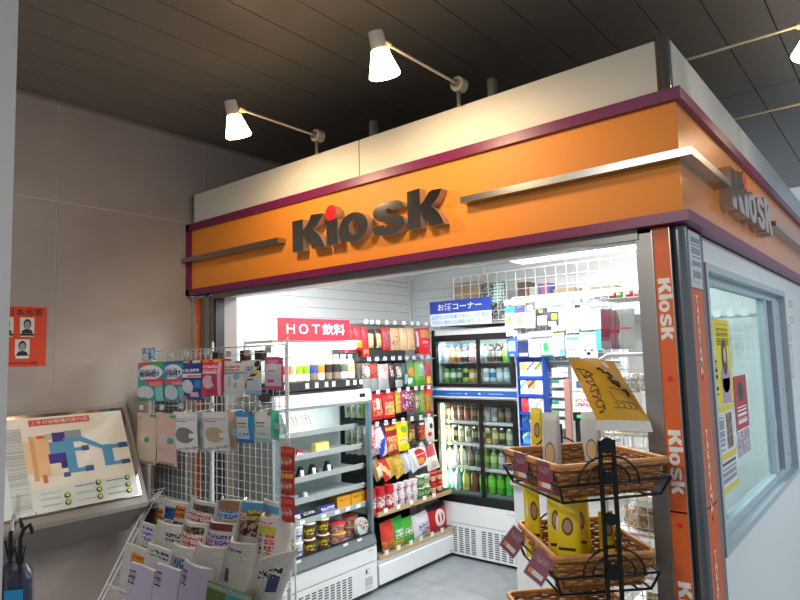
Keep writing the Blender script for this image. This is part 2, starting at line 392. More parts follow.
# ---- Kiosk letters
def ellipse(cx, cz, rx, rz, n=28): return [(cx+rx*math.cos(2*PI*i/n), cz+rz*math.sin(2*PI*i/n)) for i in range(n)]
Kp = [(0, 0), (0, .93), (.33, .93), (.33, .60), (.40, .66), (.50, .80), (.58, 1.0), (.93, .96), (.86, .80), (.76, .66), (.62, .55), (.72, .47), (.82, .34), (.90, .18), (.98, 0), (.60, 0), (.52, .20), (.42, .36), (.33, .44), (.33, 0)]
Kq = [(0, 0), (0, 1.0), (.36, 1.02), (.36, .58), (.46, .66), (.60, .86), (.70, .90), (.95, .88), (.86, .70), (.76, .58), (.64, .50), (.74, .42), (.84, .30), (.92, .16), (.98, 0), (.62, 0), (.54, .18), (.44, .33), (.36, .41), (.36, 0)]
def s_outline(w, h, th):
    pr = [(.97, .78, .60, .72), (.93, .90, .58, .775), (.80, .97, .54, .79), (.62, 1.0, .49, .79), (.42, 1.0, .43, .77), (.22, .95, .39, .74), (.07, .84, .38, .71), (.03, .70, .40, .68), (.08, .56, .48, .64), (.22, .46, .64, .60), (.42, .40, .80, .54),
          (.55, .365, .92, .46), (.62, .33, .98, .34), (.63, .29, .98, .26), (.60, .25, .92, .14), (.54, .22, .80, .05), (.47, .21, .60, 0), (.42, .22, .38, 0), (.38, .25, .16, .05), (.36, .29, .04, .14), (.35, .33, 0, .30)]
    return [(a*w, b*h) for a, b, c, d in pr], [(c*w, d*h) for a, b, c, d in pr]
def strip(mb, L, Rr, y0, y1, m, ms):
    n = len(L)
    for i in range(n-1):
        a, b, c, d = L[i], L[i+1], Rr[i+1], Rr[i]
        mb.add([(p[0], y0, p[1]) for p in (a, b, c, d)], [[3, 2, 1, 0]], m); mb.add([(p[0], y1, p[1]) for p in (a, b, c, d)], [[0, 1, 2, 3]], ms)
        mb.add([(a[0], y0, a[1]), (b[0], y0, b[1]), (b[0], y1, b[1]), (a[0], y1, a[1])], [[0, 1, 2, 3]], ms, True)
        mb.add([(d[0], y0, d[1]), (c[0], y0, c[1]), (c[0], y1, c[1]), (d[0], y1, d[1])], [[0, 1, 2, 3]], ms, True)
    for a, d in ((L[0], Rr[0]), (L[-1], Rr[-1])): mb.add([(a[0], y0, a[1]), (d[0], y0, d[1]), (d[0], y1, d[1]), (a[0], y1, a[1])], [[0, 1, 2, 3]], ms)
def kiosk_letters(parent, face, side, d, sx=1.0, flat=False):
    """letters with local origin at the lower left of the K, about .94 wide"""
    y0, y1 = (-d, 0); out = []
    def put(mb, name, dot=None):
        if sx != 1: mb.v = [(x*sx, y, z) for x, y, z in mb.v]
        o = mb.obj(name, parent); return o
    mb = MB(); mb.prism([(x*.245, z*.172) for x, z in Kp], y0, y1, face, side); put(mb, 'letter_k')
    mb = MB(); mb.box(.250, .328, y0, y1, 0, .122, side); mb.add([(.250, y0-.0002, 0), (.328, y0-.0002, 0), (.328, y0-.0002, .122), (.250, y0-.0002, .122)], [[0, 1, 2, 3]], face); i_ = put(mb, 'letter_i')
    mb = MB(); e = ellipse(.283, .158, .038, .038); mb.prism(e, y0, y1, face if flat else red_dot, side); mb.v = [(x*sx, y, z) for x, y, z in mb.v]; mb.obj('red_dot' if not flat else 'dot', i_, label=None if flat else 'red round dot of the letter i')
    mb = MB(); mb.ring(ellipse(.431, .064, .092, .07), ellipse(.431, .064, .03, .036), y0, y1, face, side); put(mb, 'letter_o')
    mb = MB(); L, Rr = s_outline(.195, .150, .047); L = [(x+.548, z-.004) for x, z in L]; Rr = [(x+.548, z-.004) for x, z in Rr]; strip(mb, L, Rr, y0, y1, face, side); put(mb, 'letter_s')
    mb = MB(); mb.prism([(.757+x*.195, z*.168) for x, z in Kq], y0, y1, face, side); put(mb, 'letter_k')
lside = P('letter_side', '#b9aca0', .4, .5)
t = thing('kiosk_sign', 'large raised steel KIOSK letters with red dot on the front orange band', 'sign', 'raised kiosk signs', (-2.396, 2.1, 2.14))
kiosk_letters(t, mirror, lside, .045)
t = thing('kiosk_sign', 'raised steel KIOSK letters on the shaded side of the orange band', 'sign', 'raised kiosk signs', (FX, 2.64, 2.14), PI/2)
kiosk_letters(t, mirror, lside, .045, .95)
# ================================================================ RIGHT CORNER POSTS
t = thing('corner_pillar', 'steel and orange corner pillar with white KIOSK words at the right of the opening', 'pillar', None, (0, 0, 0))
mb = MB(); mb.box(-.70, -.648, 2.125, 2.42, 0, 2.0, steel_d); mb.obj('steel_face', t)
mb = MB(); mb.box(-.648, -.553, 2.16, 2.336, 0, 2.0, dark); mb.obj('core', t)
for z0, z1 in ((0, 1.072), (1.078, 2.0)):
    a = MB().box(-.642, -.588, 2.118, 2.16, z0, z1, orange2).obj('orange_strip', t)
    b = MB().box(-.585, -.552, 2.192, 2.335, z0, z1, orange2).obj('orange_strip', t, label='orange strip on the side face')
    for tgt, loc, rot in ((a, (-.615, 2.117, 1.035 if z0 == 0 else 1.50), (PI/2, 0, 0)), (b, (-.5515, 2.265, 1.035 if z0 == 0 else 1.50), (PI/2, 0, PI/2))):
        MB().cyl((0, 0, 0), (0, 0, .0015), .0085, red_dot, 12).obj('red_dot', tgt, loc, rot)
mb = MB(); mb.box(-.645, -.642, 2.115, 2.16, 0, 2.0, steel); mb.box(-.588, -.585, 2.112, 2.16, 0, 2.0, steel); mb.obj('edge_strip', t)
MB().cyl((-.568, 2.16, 0), (-.568, 2.16, 2.0), .026, P('post_steel', '#7c7c7e', .2, 1), 24).obj('round_post', t)
MB().box(-.585, -.5535, 2.336, 2.40, 0, 2.0, P('brown_edge', '#8a7672', .45)).obj('edge_strip', t)
for k, zc in enumerate((1.73, 1.235, .76)):
    r = thing('kiosk_word', 'white Kiosk word running down the orange corner strip, ' + ('uppermost of three' if k == 0 else 'middle of three' if k == 1 else 'lowest of three'), 'lettering', 'white words on the corner strip', (-.633, 2.1175, zc+.10))
    r.rotation_euler = (0, PI/2, 0); r.scale = (.215, .35, .24)
    kiosk_letters(r, white, white, .001, 1.0, True)
for zc in (1.64, 1.19, .80):
    text('T\nA\nK\nA\nY\nA\nM\nA', .036, .27, white, t, (-.551, 2.255, zc), (PI/2, 0, PI/2), bold=.03)
o = MB().box(-.549, -.5475, 2.19, 2.335, 1.80, 1.995, P('notice_paper', '#c9d2d6', .5)).obj('paper_notice', label='small grey printed notice taped above the side orange strip', cat='notice')
MB().box(-.5475, -.547, 2.215, 2.325, 1.87, 1.98, '=#c9d2d6,#4a5058').obj('print_block', o); MB().box(-.5475, -.547, 2.22, 2.32, 1.82, 1.86, '=#c9d2d6,#4a5058').obj('print_block', o)
# ================================================================ SIDE WALL + WINDOW
WY0, WY1, WZ0, WZ1 = 2.40, 4.20, .872, 1.905
sidew = P('side_wall_panel', '#e4e6e4', .45); alu = P('aluminium', '#b4c2c9', .42, .2)
mb = MB(); mb.box(-.62, -.56, 2.315, 3.52, WZ1, 2.0, sidew); mb.box(-.62, -.56, 3.524, 5.6, WZ1, 2.0, sidew); mb.box(-.62, -.56, 2.315, 5.6, 0, WZ0, sidew)
mb.box(-.62, -.56, WY1, 4.62, WZ0, WZ1, sidew); mb.box(-.62, -.56, 4.624, 5.6, WZ0, WZ1, sidew); mb.box(-.62, -.56, 2.315, WY0, WZ0, WZ1, sidew)
struct(mb, 'wall_right')
w = thing('window_1', None, None); w['kind'] = 'structure'
mb = MB(); f = .045
for x0, x1, e in ((-.565, -.548, 0), (-.70, -.55, .012)):
    pass
def frame(mb, x0, x1, y0, y1, z0, z1, t, m):
    mb.box(x0, x1, y0, y1, z1-t, z1, m); mb.box(x0, x1, y0, y1, z0, z0+t, m); mb.box(x0, x1, y0, y0+t, z0+t, z1-t, m); mb.box(x0, x1, y1-t, y1, z0+t, z1-t, m)
frame(mb, -.66, -.548, WY0, WY1, WZ0, WZ1, .028, alu); frame(mb, -.62, -.585, WY0+.028, WY1-.028, WZ0+.028, WZ1-.028, .035, alu)
mb.box(-.62, -.585, 3.72, 3.80, WZ0+.06, WZ1-.06, alu); mb.box(-.625, -.60, 3.80, 3.92, WZ0+.06, WZ1-.06, P('alu_dark', '#87959c', .4, .4)); mb.box(-.62, -.575, 3.92, 4.14, WZ0+.06, WZ1-.06, alu)
o = mb.obj('window_frame', w); o['kind'] = 'structure'
for y, z in ((4.05, 1.75), (4.05, 1.35), (4.05, 1.0)): MB().cyl((-.58, y, z), (-.573, y, z), .006, steel_d, 8).obj('screw', w)
MB().box(-.604, -.600, WY0+.06, 3.73, WZ0+.06, WZ1-.06, glassw).obj('window_pane', w)
# posters on the pane
def wallposter(name, y0, y1, z0, z1, x, base, label):
    return MB().box(x, x+.0015, y0, y1, z0, z1, base).obj(name, label=label, cat='poster')
def yq(px, py, x): p = at(px, py, 0, x); return p.y, p.z
X = -.5995
o = wallposter('poster', 2.55, 2.93, 1.37, 1.71, X, '#e9d62c', 'yellow poster of a long-haired woman in lilac taped inside the side window')
mb = MB(); mb.T = Matrix.Translation((X+.0018, 2.80, 1.37))
mb.box(0, .001, -.05, .075, 0, .10, '#b79ab8'); mb.add([(.001, .01+.075*math.cos(a/12*PI*2), .10+.06*math.sin(a/12*2*PI)) for a in range(12)], [list(range(12))], '#b79ab8')
mb.add([(.0015, .01+.045*math.cos(a/12*PI*2), .185+.075*math.sin(a/12*2*PI)) for a in range(12)], [list(range(12))], '#2c2320')
mb.add([(.002, .01+.024*math.cos(a/12*PI*2), .195+.034*math.sin(a/12*2*PI)) for a in range(12)], [list(range(12))], '#d9b49b')
mb.obj('portrait', o)
mb = MB(); mb.box(X+.0016, X+.002, 2.57, 2.66, 1.57, 1.65, '%#e9d62c,#ffffff'); mb.box(X+.0016, X+.002, 2.57, 2.68, 1.41, 1.55, '%#e9d62c,#26262a'); mb.box(X+.0016, X+.002, 2.70, 2.90, 1.60, 1.69, '=#e9d62c,#55501a'); mb.obj('print_block', o)
o = wallposter('poster', 2.52, 2.90, 1.03, 1.365, X, '#dfe0e2', 'white and yellow printed notice low on the left of the side window')
mb = MB(); mb.box(X+.0016, X+.002, 2.52, 2.90, 1.03, 1.055, '#e0cf35'); mb.box(X+.0016, X+.002, 2.52, 2.90, 1.155, 1.18, '#e0cf35'); mb.box(X+.0016, X+.002, 2.52, 2.90, 1.34, 1.365, '#e0cf35')
mb.box(X+.0016, X+.002, 2.54, 2.72, 1.19, 1.33, '=#dfe0e2,#303338'); mb.box(X+.0016, X+.002, 2.56, 2.88, 1.135, 1.146, '#2b2f6a'); mb.box(X+.0016, X+.002, 2.56, 2.88, 1.07, 1.125, '=#dfe0e2,#3b3f60'); mb.box(X+.0016, X+.002, 2.76, 2.86, 1.19, 1.33, '~#dfe0e2,#c9766f,#4c7a4a,#32302f'); mb.obj('print_block', o)
o = wallposter('poster', 2.94, 3.20, 1.24, 1.47, X, '#b81d26', 'red poster with a black round figure and white words inside the side window')
mb = MB(); x = X+.0018; mb.add([(x, 3.07+.055*math.cos(a/14*PI*2), 1.40+.045*math.sin(a/14*2*PI)) for a in range(14)], [list(range(14))], '#231b1b')
mb.box(x, x+.0004, 2.98, 3.16, 1.26, 1.34, '%#b81d26,#f2eeee'); mb.obj('print_block', o)
wallposter('poster', 2.94, 3.19, 1.13, 1.235, X, '~#2a62b0,#2a62b0,#e8e4dd,#c03838', 'small blue picture card below the red poster in the side window')
o = wallposter('sticker', 3.82, 3.90, 1.14, 1.36, -.5995, '#6aa5cf', 'blue and white strip sticker low in the corner of the window frame'); MB().box(-.598, -.5975, 3.82, 3.90, 1.14, 1.2, '#dfe6d8').obj('white_end', o)
mb = MB(); ink = P('faint_ink', '#9a9c9d', .6)
for y0, y1, z0, z1 in ((4.42, 4.54, 1.83, 1.87), (4.42, 4.54, 1.73, 1.77), (4.30, 4.38, 1.40, 1.60), (4.32, 4.40, 1.62, 1.72)):
    frame(mb, -.560, -.5588, y0, y1, z0, z1, .006, ink)
mb.obj('wall_marking', label='faint grey outline markings on the white side wall past the window', cat='marking')
# ================================================================ SPOT LAMPS
glow = P('lamp_glow', '#ffe9c4', .5, em=13, ec='#ffe2b4'); lampw = P('lamp_cap', '#cfc8be', .35)
def spot_lamp(base, dirv, label, L=.49):
    t = thing('arm_spotlight', label, 'lamp', 'arm spotlights above the fascia', base); t.rotation_euler.z = math.atan2(dirv[1], dirv[0])
    mb = MB(); mb.cyl((-.03, 0, 0), (.012, 0, 0), .031, P('lamp_base', '#b8ad98', .5), 18); mb.cyl((.012, 0, 0), (.03, 0, 0), .016, steel, 12); mb.cyl((0, 0, -.09), (0, 0, -.02), .009, steel_d, 8); mb.obj('junction_box', t)
    mb = MB(); mb.cyl((.03, 0, 0), (L-.03, 0, 0), .0058, P('lamp_arm', '#c9bba3', .35, .3), 8); mb.cyl((L-.05, 0, 0), (L-.02, 0, 0), .012, P('lamp_knuckle', '#d9bc8c', .4), 8); mb.obj('arm', t)
    h = MB(); h.T = Matrix.Translation((L+.006, 0, -.032)) @ Matrix.Rotation(math.radians(17), 4, 'Y') @ Matrix.Scale(.95, 4)
    h.lathe([(0, .062), (.027, .06), (.028, .055), (.031, -.008)], lampw, n=20); h.obj('lamp_cap', t)
    g = MB(); g.T = h.T; g.lathe([(.033, -.008), (.040, -.035), (.056, -.085), (.060, -.100), (.055, -.106), (0, -.1)], glow, n=24); g.obj('lamp_shade', t, label='glowing white glass shade')
    return t
LAMPS = [((-2.225, 2.075, 2.715), (0, -1), 'glowing spotlight on an arm at the left end of the parapet'),
         ((-1.365, 2.075, 2.715), (0, -1), 'glowing spotlight on an arm above the middle of the KIOSK letters'),
         ((-.64, 2.475, 2.70), (1, 0), 'glowing spotlight on an arm over the kiosk side, nearest the corner'),
         ((-.64, 3.30, 2.70), (1, 0), 'spotlight arm over the kiosk side, farther from the corner')]
for b, d, l in LAMPS:
    spot_lamp(b, d, l, .49 if d[0] == 0 else .47)
    ld = bpy.data.lights.new('spot', 'SPOT'); ld.spot_size = math.radians(166); ld.spot_blend = .5; ld.energy = 11 if d[0] == 0 else .6; ld.color = rgb('#ffdcae')[:3]; ld.shadow_soft_size = .05
    lo = bpy.data.objects.new('spot', ld); C.objects.link(lo); lo.location = Vector(b)+Vector((d[0]*.45, d[1]*.45, -.20))
    lo.rotation_euler = Vector((-d[0]*.55, -d[1]*.55, -.85)).to_track_quat('-Z', 'Y').to_euler()
# ================================================================ FOREGROUND PILLAR + UMBRELLAS
pil = MB().box(-2.1, -1.42, .2, .462, 0, CZ-.002, P('pillar_panel', '#cbc8c4', .4, .1)); struct(pil, 'trim_4')
for k, (px, lb) in enumerate(((10, 'navy folded umbrella in clear film hanging beside the grey pillar, leftmost'), (20, 'navy folded umbrella in clear film with a blue and yellow tag, by the pillar'))):
    p = at(px, 560, 0, -1.80 if k == 0 else -1.72); p.z = .50
    t = thing('umbrella', lb, 'umbrella', 'packed umbrellas beside the pillar', p); t.rotation_euler.z = .9
    MB().lathe([(0, 0), (.018, .02), (.026, .2), (.03, .5), (.027, .585), (.012, .605), (0, .61)], '#0d1a4a', n=12).obj('folded_cover', t)
    mb = MB(); mb.tube([(0, 0, .60), (0, 0, .68), (.006, 0, .70), (.020, 0, .712), (.028, 0, .69)], .0055, black); mb.obj('handle', t)
    MB().tube([(.005, 0, .62), (.012, 0, .66), (-.012, 0, .66), (-.005, 0, .62)], .003, black).obj('strap', t)
    MB().lathe([(.031, .42), (.033, .52), (.03, .60), (.018, .62)], plastic, n=12).obj('clear_sleeve', t)
    if k: mb = MB(); mb.box(-.02, .02, -.036, -.034, .46, .57, '#1f9bd8'); mb.box(-.022, .012, -.038, -.036, .38, .50, '#d39a1e'); mb.obj('tag', t)
t = thing('umbrella_hanger', 'clear plastic hanger holding the packed umbrellas by the grey pillar', 'hanger', None, at(17, 520, 0, -1.74)+Vector((0, 0, 0)))
MB().box(-.012, .012, 0, .003, -.07, .06, plastic).obj('bar', t); MB().tube([(0, 0, 0), (-.02, 0, .01), (-.03, 0, -.01), (-.03, 0, -.03)], .004, white).obj('hook', t)
# ================================================================ WALL POSTER + INFO BOARD
o = MB().box(WX+.001, WX+.003, 1.04, 1.285, 1.60, 1.90, '#d6492c').obj('wanted_poster', label='orange wanted poster with three black and white portraits on the left wall', cat='poster')
text('日本赤軍', .16, .038, P('ink_dark', '#3a0f0a', .6), o, (WX+.004, 1.185, 1.872), (PI/2, 0, PI/2))
text('見かけたら110番', .15, .014, P('ink_dark', '#3a0f0a', .6), o, (WX+.004, 1.17, 1.617), (PI/2, 0, PI/2))
mb = MB()
for y, z in ((1.10, 1.80), (1.195, 1.80), (1.175, 1.69)):
    mb.box(WX+.003, WX+.0036, y-.033, y+.033, z-.035, z+.045, '#d9d9d6')
    for cy, cz, ry, rz, c, dx in ((y, z-.032, .026, .02, '#2a2a2a', 0), (y, z+.012, .018, .026, '#26231f', .0003), (y, z+.006, .0135, .02, '#9c9a98', .0006)):
        mb.add([(WX+.0042+dx, cy+ry*math.cos(a/12*PI*2), cz+rz*math.sin(a/12*2*PI)) for a in range(12)], [list(range(12))], c)
    mb.box(WX+.005, WX+.0054, y-.03, y+.03, z-.052, z-.036, '%#1d1a18,#dcdcd8')
mb.obj('portrait', o)
# board: tilted console on the wall
t = thing('information_board', 'tilted station map board in a grey frame on the left wall', 'map board', None, (WX, 0, 0))
yA, yB = .35, 1.70; zt, zb, dep = 1.372, .872, .275
alp = math.atan2(dep, zt-zb); Ls = math.hypot(dep, zt-zb)
fr_m = P('board_frame', '#8d8885', .45)
mb = MB(); prof = [(0, zt), (.02, zt), (dep, zb), (dep, zb-.02), (.07, .70), (0, .70)]
v = [(x, y, z) for y in (yA, yB) for x, z in prof]; n = 6
mb.add(v, [list(range(n)), list(range(2*n-1, n-1, -1))]+[[i, n+i, n+(i+1) % n, (i+1) % n] for i in range(n)], [fr_m]*5+[fr_m, fr_m, P('board_under_shade', '#57524f', .6)]); body = mb.obj('cabinet', t)  # darker cabinet tone, shadow below the board put into the colour
# local face frame: u along +Y, v up the slope, n outward
org = Vector((dep, yA, zb)); vv = Vector((.02-dep, 0, zt-zb)).normalized(); uu = Vector((0, 1, 0)); nn = uu.cross(vv).normalized()
if nn.x < 0: nn = -nn
FT = Matrix((uu.to_4d(), vv.to_4d(), nn.to_4d(), (0, 0, 0, 1))).transposed(); FT = Matrix.Translation(org) @ Matrix([[uu.x, vv.x, nn.x, 0], [uu.y, vv.y, nn.y, 0], [uu.z, vv.z, nn.z, 0], [0, 0, 0, 1]])
def face(mb, u0, u1, v0, v1, h0, h1, m):
    s_ = mb.T; mb.T = FT; mb.box(u0, u1, v0, v1, h0, h1, m); mb.T = s_
W_ = yB-yA
mb = MB(); face(mb, .03, W_-.03, .04, Ls-.03, 0, .012, mirror); mb.obj('chrome_bezel', t)
mb = MB(); face(mb, .045, W_-.045, .055, Ls-.048, .0, .0135, '#e6e2d6'); pnl = mb.obj('map_panel', t)
U = lambda y: y-yA    # helper: wall y -> u
mb = MB(); face(mb, .5, .81, .045, .40, .0135, .0145, '#cddfe0'); face(mb, .815, W_-.05, .045, .16, .0135, .0145, '#d3dedb')
face(mb, .72, .80, .06, Ls-.1, .0145, .015, '=#d6dcd8,#9a9fa2'); mb.obj('legend_area', pnl)
mb = MB(); face(mb, .84, 1.13, Ls-.092, Ls-.060, .0135, .015, '#cf3b3f'); hd = mb.obj('red_header', pnl)
q = FT @ Vector((.985, Ls-.076, .0155)); eul = FT.to_3x3().to_euler()
text('ＪＲ刈谷駅構内案内図', .27, .021, white, hd, q, eul)
mapc = [('#e6b98a', .83, .915, .215, .425), ('#d5a26b', .83, .85, .20, .425), ('#e3c9a0', .79, .83, .24, .40), ('#cc4a44', .865, .90, .41, .425), ('#c6784a', .865, .885, .185, .225), ('#241c86', .934, 1.0, .375, .433), ('#8b97a8', .995, 1.075, .395, .437), ('#b9b7a4', .90, .935, .40, .43),
        ('#4a97c4', .915, 1.02, .325, .385), ('#241c86', .905, .985, .245, .325), ('#e3e0c4', .905, .955, .215, .275), ('#4a97c4', .985, 1.03, .215, .40), ('#4a97c4', 1.02, 1.065, .325, .342), ('#33548f', 1.065, 1.10, .322, .348), ('#4a97c4', 1.02, 1.065, .215, .235), ('#33548f', 1.065, 1.105, .212, .24), ('#33548f', .96, .99, .20, .222),
        ('#4a97c4', 1.165, 1.215, .225, .335), ('#4a97c4', 1.20, 1.25, .315, .335), ('#33548f', 1.25, 1.30, .312, .34), ('#4a97c4', 1.20, 1.25, .225, .242), ('#33548f', 1.25, 1.295, .222, .245)]
mb = MB()
for i, (c, a, b, v0, v1) in enumerate(mapc): face(mb, a-.0, b, v0, v1, .0135, .0145+.0001*i, c)
s_ = mb.T; mb.T = FT; mb.prism([(.97, 0)], 0, 0, '#4a97c4') if 0 else None
mb.add([(1.0, .375, .0168), (1.06, .375, .0168), (1.165, .318, .0168), (1.215, .318, .0168), (1.215, .338, .0168), (1.17, .338, .0168), (1.075, .397, .0168), (1.0, .397, .0168)], [list(range(8))], '#4a97c4'); mb.T = s_
mb.obj('station_plan', pnl)
for u, vq in ((.956, .108), (.954, .074), (1.11, .145), (1.108, .109), (1.106, .073), (1.259, .144), (1.256, .108), (1.255, .075)):
    mb = MB(); mb.T = FT; mb.cyl((u, vq, .013), (u, vq, .022), .0125, black, 14); mb.cyl((u, vq, .022), (u, vq, .024), .0085, '#d8d84a', 12); mb.obj('push_button', t)
for u, vq in ((.84, .135), (.84, .108), (.84, .074), (1.0, .145), (1.0, .109), (1.0, .073), (1.15, .144), (1.15, .108), (1.15, .075)): mb = MB(); face(mb, u, u+.09, vq-.004, vq+.004, .0145, .0152, '=#d3dedb,#33363a'); mb.obj('print_block', pnl)
# ================================================================ MASK RACK
def grid(mb, x0, x1, z0, z1, y, px, pz, r=.0016, border=.0035, m=wire, ax='x'):
    """wire mesh panel in the x-z plane (or y-z when ax='y', y then is the x position)"""
    def bx(a0, a1, q, h, c0, c1):
        if ax == 'x': mb.box(a0, a1, q-h, q+h, c0, c1, m)
        else: mb.box(q-h, q+h, a0, a1, c0, c1, m)
    n = max(1, round((x1-x0)/px)); k = max(1, round((z1-z0)/pz))
    for i in range(n+1):
        x = x0+(x1-x0)*i/n; e = border if i in (0, n) else r; bx(x-e, x+e, y, e, z0, z1)
    for i in range(k+1):
        z = z0+(z1-z0)*i/k; e = border if i in (0, k) else r; bx(x0, x1, y-r*1.5, e, z-e, z+e)
RY = 1.85
rack = thing('mesh_rack', 'white wire mesh rack hung with packets of masks left of the opening', 'display rack')
for x0, x1 in ((-3.40, -2.815), (-2.805, -2.215)):
    mb = MB(); grid(mb, x0, x1, .25, 1.665, RY, .045, .040, .0012, .003, P('rack_wire', '#b9bcbc', .4)); mb.obj('mesh_panel', rack)
for x in (-3.40, -2.81, -2.215):
    mb = MB(); mb.cyl((x, RY+.01, 0.0), (x, RY+.01, 1.70 if x > -3 else 1.66), .006, wire, 10); mb.box(x-.012, x+.012, RY-.15, RY+.15, 0, .015, wire); mb.obj('post', rack)
def box_on(px0, px1, py0, py1, ax, val):
    a, b = at(px0, (py0+py1)/2, ax, val), at(px1, (py0+py1)/2, ax, val); cx = (px0+px1)/2
    z1, z0 = at(cx, py0, ax, val).z, at(cx, py1, ax, val).z; c = (a+b)/2
    w = (b-a).length; return c, w, z0, z1
MB().box(-3.40, -3.07, RY+.012, RY+.018, .86, 1.50, P('grey_sheet', '#6d7173', .6)).obj('backing_sheet', rack, label='dark grey backing sheet')
